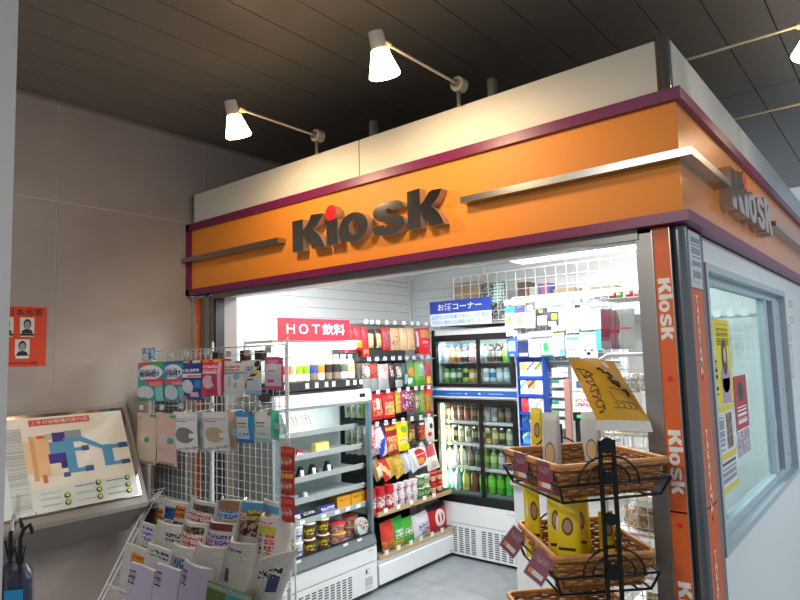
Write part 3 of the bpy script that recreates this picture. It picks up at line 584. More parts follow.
MASKS = [
 # x0,x1,y0,y1, look, design, behind
 (137, 163, 362, 401, 'teal mask packet with white oval, first of the top row', ['#2aa3ac', ('r', 0, .92, .45, 1, '#e8562c'), ('r', .5, .9, 1, 1, '#4fb04a'), ('e', .5, .72, .48, .2, '#e9f1f4'), ('r', .12, .64, .88, .77, '%#e9f1f4,#2d4c9c'), ('r', .3, .48, 1, .56, '#d8496a'), ('r', .55, .38, 1, .48, '#ee8d86'), ('e', .35, .22, .36, .17, '#cfd9dd'), ('r', .75, 0, 1, .36, '#7fd0c8'), ('r', 0, 0, .4, .09, '#3f9a4c')], '#1b7f99'),
 (164, 184, 361, 401, 'second teal mask packet with white oval and blue characters', ['#2f9fb4', ('r', 0, .92, 1, 1, '#2467b8'), ('e', .5, .73, .46, .19, '#e9f1f4'), ('r', .12, .64, .9, .77, '%#e9f1f4,#2d4c9c'), ('r', .1, .46, 1, .55, '#dd5866'), ('r', .5, .4, 1, .48, '#f0958c'), ('e', .4, .22, .36, .19, '#c9d6de'), ('r', .8, 0, 1, .36, '#6cc4c6')], '#17738f'),
 (181, 201, 360, 400, 'navy blue mask packet with white mask picture', ['#1d3f9e', ('r', .05, .93, .42, .99, '#e3c934'), ('r', .6, .92, 1, .99, '#e9e4c0'), ('r', .12, .70, .92, .8, '%#1d3f9e,#f2f4f8'), ('r', .1, .56, 1, .66, '#eceef2'), ('r', .4, .58, 1, .62, '#e2655e'), ('e', .4, .34, .3, .17, '#dfe4f0'), ('r', .75, .3, 1, .5, '#2a86cf'), ('r', .5, .08, .9, .2, '#e5b7bf'), ('r', 0, 0, .3, .1, '#c87a94')], '#14307e'),
 (200, 222, 359, 396, 'hot pink mask packet with white mask picture', ['#e02f63', ('r', .05, .91, .35, .99, '#f0953a'), ('r', .55, .91, .9, .99, '#f0b03a'), ('r', .15, .70, .8, .84, '%#e02f63,#f6e3e8'), ('r', .1, .6, .8, .68, '#f4d6de'), ('e', .4, .38, .3, .18, '#f3c9d4'), ('e', .72, .45, .14, .14, '#b93672'), ('r', .3, 0, .8, .18, '#cc1f48'), ('r', .82, 0, .95, .9, '#f3b8cb')], '#c81e4c'),
 (223, 243, 361, 397, 'white packet with red characters and small pictures', ['#e6eaec', ('r', .08, .72, .85, .87, '%#e6eaec,#d9453f'), ('r', 0, .64, 1, .69, '#7fb4cc'), ('r', .1, .2, .85, .6, '#eef3f5'), ('r', .3, .3, .42, .56, '#c7cdd0'), ('e', .72, .56, .14, .09, '#8fc3db'), ('r', .62, .25, .75, .4, '#b9c5cb'), ('r', .6, .95, .9, 1, '#5d6468')], None),
 (244, 260, 360, 395, 'white packet with black razor picture and yellow spot', ['#dfe9f0', ('r', .1, .62, .6, .86, '%#dfe9f0,#4e7dc2'), ('e', .8, .88, .16, .09, '#2c3036'), ('r', .6, .6, .95, .7, '#e8dc3a'), ('r', .2, .22, .7, .52, '#e9eef2'), ('s', .1, .3, .5, .08, '#2b2f37'), ('r', .25, .42, .65, .46, '#3b4048'), ('r', .1, 0, 1, .12, '#9cc8e6')], None),
 (264, 282, 357, 390, 'pink packet with white oval, last of the top row', ['#e0509c', ('r', .05, .12, .95, .8, '#e9d9ea'), ('e', .5, .5, .34, .34, '#f2ecf3'), ('r', .3, .55, .7, .6, '#aeb9cc'), ('r', .22, .22, .6, .32, '#dc4aa0'), ('r', .2, .83, .8, .9, '#f0a3c8')], None),
 (136, 155, 413, 464, 'tall beige packet with cream circle, first of the lower row', ['#cdb8a8', ('r', .05, .9, .3, .92, '#9a887c'), ('e', .4, .52, .24, .1, '#dfcba4'), ('e', .62, .48, .13, .055, '#2f9c84'), ('r', .7, .92, 1, .97, '#4f9f86'), ('r', .1, .3, .9, .31, '#b3a093'), ('r', .1, 0, .9, .06, '#8d8078')], None),
 (156, 176, 413, 465, 'tall pale pink beige packet with lilac circle and green dot', ['#d6b5a6', ('e', .45, .52, .24, .1, '#d9bfc6'), ('e', .78, .48, .14, .06, '#2f9c84'), ('r', .7, .92, 1, .97, '#4f9f86'), ('r', .1, .3, .9, .31, '#b99c90'), ('r', .1, 0, .9, .05, '#93857c')], None),
 (174, 197, 412, 452, 'white packet with grey mask picture', ['#e4e8ea', ('e', .5, .42, .42, .2, '#74757c'), ('r', .72, .36, .95, .48, '#eef0f2'), ('r', .05, .8, .95, .85, '#c9ced2'), ('r', .1, .75, .6, .78, '#9a9fa5'), ('s', .1, .02, .14, .03, '#a7abb0')], '#a7adb3'),
 (204, 229, 412, 451, 'white packet with beige mask picture', ['#e6e7e6', ('e', .48, .42, .4, .2, '#c9ae88'), ('r', .72, .36, .95, .48, '#f0f0ee'), ('r', .05, .8, .95, .85, '#c9ced2'), ('r', .1, .75, .6, .78, '#9a9fa5'), ('s', .1, .02, .14, .03, '#b9b2a7')], '#bfa473'),
 (236, 253, 411, 443, 'bright blue packet with white oval label', ['#2d9fe0', ('r', .1, .14, .82, .82, '#e7eef4'), ('r', .2, .6, .72, .64, '#5b6c86'), ('r', .2, .5, .74, .53, '#7b8aa0'), ('r', .2, .2, .8, .32, '%#e7eef4,#2d7fd0'), ('r', .8, .88, .98, .98, '#9c6b2e'), ('r', 0, 0, 1, .1, '#1c79c4')], '#1d8ad0'),
 (254, 270, 411, 442, 'white and mint packet with oval label, last of the lower row', ['#dfeeec', ('r', .1, .14, .82, .82, '#eef4f4'), ('r', .2, .6, .75, .64, '#5b6c86'), ('r', .2, .5, .74, .53, '#7b8aa0'), ('r', .15, .22, .8, .3, '#a9dccb'), ('r', .82, .86, 1, .98, '#b08a35'), ('r', 0, 0, 1, .1, '#a5dfcf')], '#3fcf95'),
]
for i, (x0, x1, y0, y1, look, des, beh) in enumerate(MASKS):
    c, w_, z0, z1 = box_on(x0, x1, y0, y1, 1, 1.70); hang_z = z1-.012
    o = pouch('mask_packet', w_, z1-z0, .022, des, (c.x, 1.705, z0), (random.uniform(-.03, .06), random.uniform(-.03, .03), 0), 'pillow', look+', on the mask rack', 'packet', 'mask packets on the wire rack', seed=i, nx=16, nz=24)
    if i in (0, 1): text('超快適', w_*.66, .045, P('ink_blue', '#2b3f8c', .5), o, (0, -.0165, (z1-z0)*.71))
    if beh:
        pouch('mask_packet', w_*.9, (z1-z0)*.97, .022, [beh, ('r', .6, .4, 1, .6, '#c3ced6'), ('r', 0, 0, 1, .06, '#c9d4da')], (c.x+w_*.32, 1.745, z0+.004), (0, 0, -.35), 'pillow', 'packet half hidden behind the '+look.split(',')[0].replace(' with white oval and blue characters', ' of place '+str(i+1) if i < 2 else ''), 'packet', 'mask packets on the wire rack', seed=i+40)
    hk = MB().tube([(c.x, RY, hang_z+.012), (c.x, 1.72, hang_z+.004), (c.x, 1.69, hang_z+.012)], .002, steel, 6).obj('hook', rack)
    k = MB(); k.box(c.x-.02, c.x+.02, 1.675, 1.678, z1+.018, z1+.046, tagp); k.tube([(c.x, RY, z1+.03), (c.x, 1.68, z1+.035)], .0015, steel, 5); k.obj('price_tag', rack)
MB().box(at(142, 352, 1, 1.72).x, at(156, 352, 1, 1.72).x, 1.72, 1.722, at(149, 360, 1, 1.72).z, at(149, 348, 1, 1.72).z, '~#5aa9cf,#3d7fb8,#c9e0ea').obj('header_card', rack, label='small blue header card')
for px, py in ((243, 357), (258, 357), (215, 357), (262, 400)):
    c = at(px, py, 1, 1.80); MB().box(c.x-.025, c.x+.025, 1.80, 1.83, c.z-.02, c.z+.03, black).obj('hook_block', rack)
# ---- clip strip of red packets
t = thing('clip_strip', 'white hanging strip at the right end of the mask rack', 'display strip')
a = at(279, 480, 1, 1.74); b = at(290, 480, 1, 1.74); ztp = at(284, 438, 1, 1.74).z; zbt = at(284, 528, 1, 1.74).z
MB().box(a.x, b.x, 1.74, 1.743, zbt, ztp, white).obj('backing', t); MB().tube([(a.x+.03, 1.741, ztp), (a.x+.03, 1.80, ztp+.04), (a.x+.03, RY, ztp+.04)], .002, wire).obj('hanger', t)
for k, (y0, y1, pos) in enumerate(((447, 471, 'uppermost'), (472, 495, 'middle'), (497, 522, 'lowest'))):
    for j, (u0, u1) in enumerate(((280, 289), (287, 295))):
        c, w_, z0, z1 = box_on(u0, u1, y0, y1, 1, 1.72)
        pouch('sweet_packet', w_, z1-z0, .016, ['#c22a2a', ('r', .1, .75, .9, .95, '#e05a4a' if k != 1 else '#e9b83a'), ('e', .5, .4, .35, .2, '~#9c1f22,#d8483c,#e7c8b4')], (c.x, 1.725-.012*j, z0), (0, 0, .2*j), 'pillow',
              f'small red sweet packet on the white strip, {pos} pair, {"left" if j == 0 else "right"} one', 'packet', 'red sweet packets on the hanging strip', seed=k*2+j)
# ================================================================ NEWSPAPER RACK
nr = thing('newspaper_rack', 'white wire newspaper rack with stepped rows below the masks', 'rack')
XL, XR = -3.23, -2.15
steps = [(1.76, .62), (1.665, .50), (1.57, .39), (1.475, .28)]
for k, (y, z) in enumerate(steps):
    mb = MB()
    for yy in (y-.045, y+.045): mb.box(XL+.18*0, XR, yy-.003, yy+.003, z-.003, z+.003, wire)
    for i in range(30): x = XL+(XR-XL)*i/29; mb.box(x-.0015, x+.0015, y-.045, y+.045, z-.003, z, wire)
    mb.box(XL, XR, y-.05, y-.044, z+.10, z+.106, wire); mb.obj('tier', nr)
for x in (XL, XR):
    mb = MB()
    for dy, dz in ((0, 0), (-.035, -.02)):
        mb.tube([(x, 1.82+dy*.5, .90), (x, 1.76+dy, .84), (x, 1.50+dy, .42+dz), (x, 1.48+dy, .02)], .0045, wire, 6)
    mb.tube([(x, 1.835, .86), (x, 1.84, .02)], .0045, wire, 6); mb.tube([(x, 1.48, .03), (x, 1.84, .03)], .0045, wire, 6)
    for q in range(6): mb.tube([(x, 1.52+q*.045, .46+q*.09), (x, 1.84, .46+q*.09)], .0022, wire, 5)
    mb.obj('side_frame', nr)
mb = MB(); grid(mb, XR-.0, XR+.0001, 0, 0, 0, 1, 1) if 0 else None
def newspaper(x0, x1, yt, Y, hgt, look, design, curl=0., seed=0, skew=0., fold=.018):
    a, b = at(x0, yt+4, 1, Y), at(x1, yt+4, 1, Y); w_ = (b-a).length; zt_ = at((x0+x1)/2, yt, 1, Y).z; rn = random.Random(seed)
    mb = MB(); nx, nz = 14, 16
    def sh(u, k):   # folded sheet cross-section
        return -fold*k - curl*(2*u-1)**2*(.5) + curl*.3 + .004*math.sin(u*7+seed+k)
    # front flap, top fold, back flap
    vs = []; N = nx+1
    for j in range(nz+1):
        for i in range(N):
            u, v = i/nx, j/nz
            bow = 1-.35*v if curl else 1
            y = -sh(u, 0)*0+(curl*(4*(u-.5)**2)*(v*.9+.1)) - fold*.5*(1-.4*v)*math.sin(PI*(.15+.85*v))
            vs.append((((u-.5)*w_)*(1-.04*v), y, v*hgt+skew*(u-.5)*v*.1+.0015*math.sin(u*7+seed)*v))
    fs = []; ms = []
    for j in range(nz):
        for i in range(nx):
            fs.append([j*N+i, j*N+i+1, (j+1)*N+i+1, (j+1)*N+i]); ms.append(paint(design, (i+.5)/nx, ((j+.5)/nz-.42)/.58) if (j+.5)/nz > .42 else design[0])
    mb.add(vs, fs, ms, True)
    off = len(vs); bk = [(x, y+fold*(.9 if z < hgt*.9 else .75)+.004*math.sin(8*x/w_+seed), z) for x, y, z in vs]
    mb.add(bk, [f[::-1] for f in fs], [design[0]]*len(fs), True)
    top = vs[-N:]; tb = bk[-N:]; mid = [((p[0]+q[0])/2, (p[1]+q[1])/2, max(p[2], q[2])+.006) for p, q in zip(top, tb)]
    for A, B in ((top, mid), (mid, tb)):
        mb.add(A+B, [[i, i+1, N+i+1, N+i] for i in range(N-1)], '#d5d4cf', True)
    for e in (0, nx):
        A = [vs[j*N+e] for j in range(nz+1)]; B = [bk[j*N+e] for j in range(nz+1)]
        mb.add(A+B, [[i, i+1, nz+1+i+1, nz+1+i] for i in range(nz)], '#c4c3bf', False)
    c = (a+b)/2
    o = mb.obj('newspaper', None, (c.x, Y, zt_-hgt), (-.12 if not curl else -.08, rn.uniform(-.03, .03)+skew*.2, 0), look, 'newspaper', 'folded newspapers in the wire rack')
    return o
NP = newsw
red_head = '%#b52540,#f3ece6'; blu_head = '%#24488f,#dfe4ee'; org_head = '%#3a2c28,#e58a2e'
NEWS = [
 (142, 162, 505, 0, .24, 'dark fronted newspaper with orange headline, first in back row', ['#3b3734', ('r', .45, .4, .95, .85, org_head), ('r', 0, .92, 1, 1, '#d5d2cc')], 0),
 (160, 184, 503, 0, .24, 'newspaper with blue picture and orange headline in back row', [NP, ('r', .1, .3, .5, .8, '~#2b63a8,#3b78b8,#16304f'), ('r', .5, .45, .95, .9, org_head), ('r', 0, 0, 1, .3, '~#8f8f8c,#2c2c2c,#d5d2cc')], 0),
 (183, 211, 502, 0, .25, 'newspaper with red headline and white characters in back row', [NP, ('r', .1, .1, .95, .72, red_head), ('r', .2, .72, .95, .9, '~#3d3b30,#6b6a56,#222222')], .02),
 (210, 233, 501, 0, .24, 'curled newspaper with brown top and blue headline in back row', [NP, ('r', .1, .7, .9, .95, '#a2714f'), ('r', .1, .35, .95, .68, '%#c3d3e4,#2f6fc2'), ('r', .6, 0, 1, .35, '#d6b23a')], .05),
 (229, 257, 503, 0, .26, 'strongly curled newspaper with bright blue banner in back row', [NP, ('r', .1, .72, .95, .95, '#4f9fce'), ('r', .15, .45, .6, .7, '%#e8d7d4,#c43a48'), ('r', .6, .4, .95, .75, '%#23344a,#d8c93e'), ('r', .2, 0, .95, .45, '~#1e2c40,#18202c,#c79a7a')], .07),
 (254, 280, 503, 0, .25, 'newspaper with blue banner and red line, last in back row', [NP, ('r', .1, .7, .95, .92, '#4a92bf'), ('r', .1, .5, .55, .68, '%#e8d7d4,#c43a48'), ('r', .55, .3, .9, .6, '%#2b3d52,#cfc23c'), ('r', .1, 0, .5, .5, '~#22364e,#1a2430,#8a8a8a')], .03),
 (129, 150, 524, 1, .24, 'white newspaper with blue vertical title in second row', [NP, ('r', .45, .3, .9, .85, '%#e4e5ea,#2a4fa0'), ('r', .5, .08, .85, .28, '~#c9b04a,#7a8a5a')], 0),
 (150, 176, 525, 1, .24, 'grey printed newspaper with black title in second row', [NP, ('r', .5, .5, 1, .8, '%#d2d2cd,#2a2a2a')], .02),
 (176, 200, 524, 1, .25, 'newspaper with red headline in second row', [NP, ('r', .1, .1, .95, .7, red_head), ('r', .1, .7, .95, .85, '~#3d3b30,#8a8868,#222222')], .03),
 (198, 225, 524, 1, .25, 'curled newspaper with violet and pink headline in second row', [NP, ('r', .1, .75, .9, .95, '#6d2f30'), ('r', .1, .2, .95, .72, '%#d9c5d2,#4b3fa0'), ('r', .05, .05, .5, .3, '#a43f6a')], .05),
 (245, 276, 519, 1, .26, 'rolled white newspaper with red and black columns right of second row', ['#dcdad4', ('r', .05, .8, .7, .9, '%#dcdad4,#c9442f'), ('r', .3, .62, .75, .74, '#c7c23c'), ('r', .05, .1, .2, .75, '%#dcdad4,#3458a0'), ('r', .3, .08, .5, .6, '%#dcdad4,#26262a'), ('r', .6, .05, .8, .6, '%#dcdad4,#c93a4a')], .08),
 (120, 142, 548, 2, .24, 'white newspaper with orange and red title in third row', [NP, ('r', .35, .5, .9, .78, '%#e0a53a,#c22c22')], 0),
 (142, 166, 549, 2, .24, 'grey newspaper with dark title line in third row', [NP, ('r', .15, .72, .95, .85, '%#d2d2cd,#3a3c3e')], 0),
 (165, 188, 548, 2, .25, 'newspaper with blue picture in third row', [NP, ('r', .15, .35, .85, .72, '~#2f5f9e,#28507f,#9db2c6')], .02),
 (188, 216, 548, 2, .25, 'plain grey printed newspaper in third row', [NP, ('r', .2, .5, .8, .7, '#bdbdb9')], .03),
 (216, 241, 544, 2, .28, 'tall curled newspaper with small black block in third row', [NP, ('r', .25, .75, .8, .84, '%#d2d2cd,#4a4c50'), ('r', .25, .05, .4, .35, '#3a3b3e')], .05),
 (236, 266, 556, 3, .24, 'tilted rolled newspaper with navy block near the right rack side', [NP, ('r', .4, .5, .9, .68, '%#d2d2cd,#303236'), ('r', .7, .1, .95, .42, '#34406e')], .06),
 (125, 149, 568, 3, .24, 'lilac newspaper with black title box, leftmost of the front three', ['#b9b6cf', ('r', .02, .35, .25, .8, '%#1d1d24,#b9b6cf')], 0),
 (151, 175, 569, 3, .24, 'lilac newspaper with black title box, middle of the front three', ['#b9b6cf', ('r', .02, .35, .25, .8, '%#1d1d24,#b9b6cf')], 0),
 (176, 203, 567, 3, .24, 'lilac newspaper with black title box, right of the front three', ['#b9b6cf', ('r', .02, .35, .25, .8, '%#1d1d24,#b9b6cf')], .02),
]
for i, (x0, x1, yt, row, h_, look, des, curl) in enumerate(NEWS):
    newspaper(x0, x1, yt, steps[row][0], h_, look, des, curl, i, 1.2 if i == 16 else 0)
a, b = at(208, 588, 1, 1.42), at(252, 588, 1, 1.42)
o = MB().box(-(b.x-a.x)/2, (b.x-a.x)/2, 0, .012, -.24, 0, '#4c6b34').obj('magazine', None, ((a.x+b.x)/2, 1.42, a.z*.5+b.z*.5), (-.15, 0, 0), 'green and teal magazine at the front bottom of the newspaper rack', 'magazine', None)
w_ = b.x-a.x
MB().add([(.0, -.001, -.24), (w_/2, -.001, -.24), (w_/2, -.001, 0), (-.02, -.001, 0)], [[0, 1, 2, 3]], '#2f9aa6').add([(-w_/2, -.0012, -.022), (w_/2, -.0012, -.022), (w_/2, -.0012, -.004), (-w_/2, -.0012, -.004)], [[0, 1, 2, 3]], '=#3b8a80,#e3dfc0').obj('cover_print', o)
# ================================================================ HOT DRINK WARMER + SIGN
CX0, CX1, CY0, CY1 = -3.60, -2.925, 2.36, 3.225
t = thing('drink_warmer', 'lit hot drink warmer with black tagged tray on top of the open chiller', 'warmer')
mb = MB(); mb.box(-3.22, -2.93, 2.37, 3.13, 1.382, 1.392, dark); mb.box(-3.22, -2.935, 2.37, 3.13, 1.40, 1.452, P('warmer_tray', '#2d3032', .35)); mb.obj('tray', t)
MB().box(-3.24, -3.225, 2.37, 3.13, 1.392, 1.72, P('warmer_back', '#e4e6e4', .4)).obj('back_panel', t)
MB().box(-3.22, -2.97, 2.38, 2.386, 1.452, 1.66, clear).obj('side_glass', t); MB().box(-3.22, -2.97, 3.12, 3.126, 1.452, 1.66, clear).obj('side_glass', t)
mb = MB(); mb.box(-3.22, -2.96, 2.37, 3.13, 1.70, 1.715, white); mb.obj('hood', t)
MB().cyl((-2.975, 2.40, 1.672), (-2.975, 3.10, 1.672), .018, P('warmer_tube', '#ffffff', .5, em=4), 12).obj('light_tube', t)
for i, y in enumerate((2.45, 2.62, 2.70, 2.785, 2.85, 2.98, 3.05, 3.11)): MB().box(-2.934, -2.932, y-.014, y+.014, 1.412, 1.444, tagm).obj('price_tag', t)
light_area('warmer_light', (-2.99, 2.75, 1.65), (0, math.radians(35), 0), .05, .65, 1.8)
WB = [(285, '#e8552a', '#f2efe8', 'orange label'), (291.5, '#d9b8a0', '#f4f2ee', 'pale pink label'), (298, '#9fc93a', '#f2f2ea', 'lime label'), (305, '#8fc22e', '#f4f4ee', 'yellow-green label'), (312, '#3a54b4', '#f2f2f2', 'blue label'),
      (320, '#c8923c', '#f4efe2', 'amber label'), (328, '#2f2c2a', '#e9e2cf', 'black label'), (335.5, '#35332d', '#e9e2cf', 'black and gold label'), (343, '#5e6a62', '#f4f4f4', 'grey green label'), (350.5, '#d6c98a', '#f6f6f4', 'pale gold label')]
for i, (px, lab_, cap_, look) in enumerate(WB):
    p = at(px, 375, 0, -3.02); bottle(.165, .030, '#efe9dc' if i not in (4, 6, 7) else '#8a7c68', lab_, cap_, (-3.02, p.y, 1.453), f'small hot drink bottle with {look} in the lit warmer', 'hot drinks in the warmer', part=True)
    bottle(.165, .030, '#efe9dc', lab_, cap_, (-3.09, p.y+.01, 1.453), f'hot drink bottle with {look} standing in the second rank of the warmer', 'hot drinks in the warmer', part=True)
t = thing('hot_drink_sign', 'red sign with white HOT drink lettering standing over the warmer', 'sign')
MB().box(-2.928, -2.922, 2.385, 3.0, 1.713+.0, 1.85, P('sign_red', '#d21a32', .4)).obj('sign_panel', t)
text('ＨＯＴ飲料', .50, .075, white, t, (-2.9215, 2.70, 1.783), (PI/2, 0, PI/2), bold=.012)
for y in (2.42, 2.78): MB().box(-2.93, -2.924, y-.006, y+.006, 1.66, 1.72, clear).obj('stand', t)
# ================================================================ OPEN CHILLER
ch = thing('open_chiller', 'white open front chiller cabinet with grey shelves and steel blue end posts', 'chiller')
chi = P('chiller_inside', '#c3d0cf', .45); rail = P('chiller_rail', '#a9b2b2', .35, .2)
mb = MB(); mb.box(CX0, CX1-.012, CY0, CY1, .03, .318, whitem); mb.box(CX1-.012, CX1, CY0, CY1-.005, .222, .315, whitem); mb.box(CX1-.012, CX1, CY0, CY1-.005, .035, .212, whitem)
for c in range(10):
    for r in range(9): y = 2.47+c*.052; z = .045+r*.0155; mb.box(CX1-.0005, CX1+.0003, y, y+.036, z, z+.008, black)
mb.obj('base', ch)
mb = MB(); mb.box(CX1+.0004, CX1+.0012, 3.105, 3.14, .150, .185, black); mb.box(CX1+.001, CX1+.0018, 3.108, 3.137, .153, .182, white); mb.box(CX1+.0016, CX1+.0022, 3.108, 3.122, .158, .178, black); mb.obj('mark', ch, label='small black and white care mark')
MB().box(CX1+.0004, CX1+.0012, 3.10, 3.17, .05, .13, '=#e1e4e4,#8a9094').obj('care_label', ch); MB().box(CX1+.0004, CX1+.0012, 3.13, 3.19, .295, .302, '=#e1e4e4,#5a6064').obj('care_label', ch)
mb = MB(); mb.box(CX0, -3.24, CY0, CY1-.02, .318, 1.29, chi); mb.box(CX0+.06, -3.0, CY0, CY1, .318, .33, chi); mb.obj('back_panel', ch)
for k in range(5): MB().box(-3.24, -3.237, CY0+.03, CY1-.05, .48+k*.15, .484+k*.15, gray).obj('back_rib', ch)
mb = MB(); mb.add([(-3.0, y, z) for y in (0,) for z in (0,)], [], black) if 0 else None
pr = [(-3.03, .33), (-2.925, .325), (-2.915, .335), (-2.94, .405), (-2.955, .405), (-3.0, .36)]
n = len(pr); v = [(x, y, z) for y in (CY0, CY1-.012) for x, z in pr]
mb = MB().add(v, [list(range(n))[::-1], list(range(n, 2*n))]+[[i, (i+1) % n, n+(i+1) % n, n+i] for i in range(n)], P('chiller_bumper', '#777f82', .35, .3)); mb.box(-2.945, -2.93, CY0, CY1-.012, .405, .411, black); mb.obj('front_bumper', ch)
mb = MB(); mb.box(CX0, CX1-.01, CY0, CY1-.02, 1.30, 1.378, whitem); mb.box(CX1-.06, CX1, CY0, CY1-.015, 1.288, 1.376, whitem, .012); mb.box(CX1-.06, CX1-.004, CY0, CY1-.02, 1.282, 1.29, gray); mb.obj('header', ch)
MB().box(CX1, CX1+.0015, 3.085, 3.14, 1.325, 1.35, black).obj('display', ch, label='small black temperature display')
post = P('post_blue', '#6f8894', .35, .4)
mb = MB(); mb.box(-2.965, -2.93, CY1-.045, CY1-.02, .40, 1.29, post); mb.obj('end_post', ch); MB().box(-2.965, -2.93, CY0, CY0+.025, .40, 1.29, post).obj('end_post', ch)
MB().box(-3.24, -2.967, CY1-.035, CY1-.030, .33, 1.29, clear).obj('side_glass', ch, label='clear glass end pane')
shelf_z = [(1.135, -3.06), (1.002, -3.0), (.868, -2.99), (.738, -2.985), (.612, -2.98)]
for z, xf in shelf_z:
    mb = MB(); mb.box(-3.238, xf, CY0+.03, CY1-.05, z-.03, z-.022, P('chiller_shelf', '#cfd9d8', .3)); mb.box(xf-.004, xf+.006, CY0+.03, CY1-.05, z-.034, z, rail); mb.obj('shelf', ch)
    MB().cyl((xf+.004, CY1-.052, z-.016), (xf+.016, CY1-.052, z-.016), .012, steel, 12).obj('shelf_bracket', ch)
for k, y in enumerate((2.52, 2.60, 2.78, 2.9, 3.0, 3.1)): MB().box(-2.9735, -2.9725, y-.02, y+.02, .583, .606, tagm).obj('price_tag', ch)
for k, y in enumerate((2.46, 2.53, 2.93, 3.06)): MB().box(-2.936, -2.931, y-.02, y+.02, .372, .395, tagm).obj('price_tag', ch)
light_area('chiller_light', (-3.05, 2.78, 1.27), (0, math.radians(12), 0), .06, .7, 1.2)
MB().cyl((-3.02, CY0+.06, 1.285), (-3.02, CY1-.08, 1.285), .010, P('chiller_tube', '#f2fbff', .5, em=2), 10).obj('light_tube', ch)
# goods in the chiller
def on(px, py, X): p = at(px, py, 0, X); return p.y, p.z
y, z = on(304, 425, -3.12); o = MB().box(-.13, .13, 0, .002, 0, .15, '#dfe8e8').obj('menu_card', None, (-3.12, y, 1.113), (-.5, 0, PI/2), 'white menu card with dark and gold strokes leaning on the top chiller shelf', 'card')
mb = MB()
for i, c in enumerate(('#4b4a48', '#4b4a48', '#4b4a48', '#c79b3a', '#c79b3a', '#4b4a48', '#4b4a48')): mb.box(-.09+i*.028, -.078+i*.028, -.001, 0, .05, .125, c)
for i in range(7): pass
mb.obj('picture', o)
y, z = on(318, 440, -3.10); carton('egg_snack_pack', .12, .06, .045, ['#e8cf6a', ('r', .1, .1, .4, .9, '#f3e3a0'), ('r', .6, .1, .9, .9, '#f0d98a')], (-3.08, y, .981), (0, 0, PI/2), 'pale yellow snack pack on the second chiller shelf', 'packet')
y, z = on(297, 448, -3.08); carton('red_snack_pack', .05, .04, .015, ['#b32a34', ('r', 0, 0, 1, .5, '#dfe3e0')], (-3.06, y, .981), (0, .2, PI/2), 'small red and white pack at left of the second chiller shelf', 'packet')
for k, px in enumerate((299, 311, 326)):
    y, z = on(px, 465, -3.04)
    mb = MB(); mb.prism([(-.042, 0), (-.038, -.0), (0, .075), (.038, 0)][:1]+[(0, .078), (.042, 0)][:0]+[(.042, 0), (.036, .02), (.006, .074), (-.006, .074), (-.036, .02)], -.014, .014, '#20241f')
    o = mb.obj('rice_ball', None, (-3.02, y, .848), (-.15, 0, PI/2), 'seaweed wrapped rice ball with white label on the third chiller shelf, '+('left', 'middle', 'right')[k]+' one', 'rice ball', 'rice balls in the chiller')
    MB().box(-.014, .014, -.0155, -.0145, .004, .05, white).obj('label_strip', o); MB().prism([(-.004, .072), (.004, .072), (.001, .094), (-.001, .094)], -.001, .001, plastic).obj('film_tip', o)
y, z = on(301, 493, -3.04); pouch('snack_stick_pack', .13, .04, .03, ['#7f8f98', ('r', .3, .2, .6, .9, '#2e3740'), ('r', .7, 0, 1, 1, '#dbe4e6')], (-3.04, y, .718), (-.6, 0, PI/2), 'pillow', 'small silver and black packet lying on the fourth chiller shelf', 'packet', None, 3)
for k, (x0, x1, y0, y1, look, des) in enumerate([
    (284, 302, 511, 527, 'navy and white packet at the left end of the fifth chiller shelf', ['#1f2a6e', ('r', .3, .3, 1, .8, '#d8dce8')]),
    (302, 318, 505, 517, 'black packet with gold edge on the fifth chiller shelf', ['#24262e', ('r', 0, 0, 1, .2, '#b79a4a'), ('r', .2, .4, .9, .8, '%#24262e,#c9ccd4')]),
    (320, 338, 496, 508, 'blue packet with white title on the fifth chiller shelf', ['#232e8c', ('r', .15, .3, .9, .75, '%#232e8c,#e5e8f4')])]):
    c, w_, z0, z1 = box_on(x0, x1, y0, y1, 0, -3.0); pouch('sweet_packet', w_, .055, .03, des, (-3.01, c.y, .592), (-.25, 0, PI/2), 'flat', look, 'packet', 'packets on the fifth chiller shelf', k)
for k, (x0, x1) in enumerate(((338, 351), (352, 365))):
    c, w_, z0, z1 = box_on(x0, x1, 488, 506, 0, -3.0); carton('dessert_box', w_, .085, .07, ['#e8a220', ('r', .1, .6, .9, .8, '%#e8a220,#8c7a2a')], (-3.04, c.y, .592), (0, 0, PI/2), 'orange yellow box on the fifth chiller shelf, '+('left' if k == 0 else 'right')+' one of two', 'box', 'orange boxes in the chiller', side='#d9931c')
zb_ = .386
MB().box(-3.238, -2.965, CY0+.01, CY1-.05, .36, .384, rail).obj('shelf', ch)
MB().box(CX0, -2.93, CY0-.02, CY0-.001, .03, 1.378, P('chiller_side', '#909c99', .35)).obj('side_panel', ch)
def cups(px, h, r, body, band, lid, look, X=-3.0, levels=2, grp='cups at the bottom of the chiller'):
    y, z = on(px, 545, X)
    for l in range(levels): cup(h, r, body, band, lid, (X, y, zb_+l*(h+.001)), f'{look} in the chiller bottom, ' + ('lower' if l == 0 else 'upper')+' one', grp)
cups(287, .075, .026, '#d9c23a', '#e6d87a', '#e9e4b0', 'small yellow cup')
cups(297, .094, .038, '#e3e7ec', '%#e3e7ec,#3f5fb0', '#f0f2f4', 'white and blue noodle cup', X=-2.995)
cups(309, .094, .041, '#5d3a22', '%#e0cf2c,#5d3a22', '#e8e2c8', 'brown cup with yellow panel', X=-2.995)
cups(323, .094, .041, '#6a4426', '%#e0cf2c,#5d3a22', '#e8e2c8', 'dark brown cup with yellow panel, second stack,')
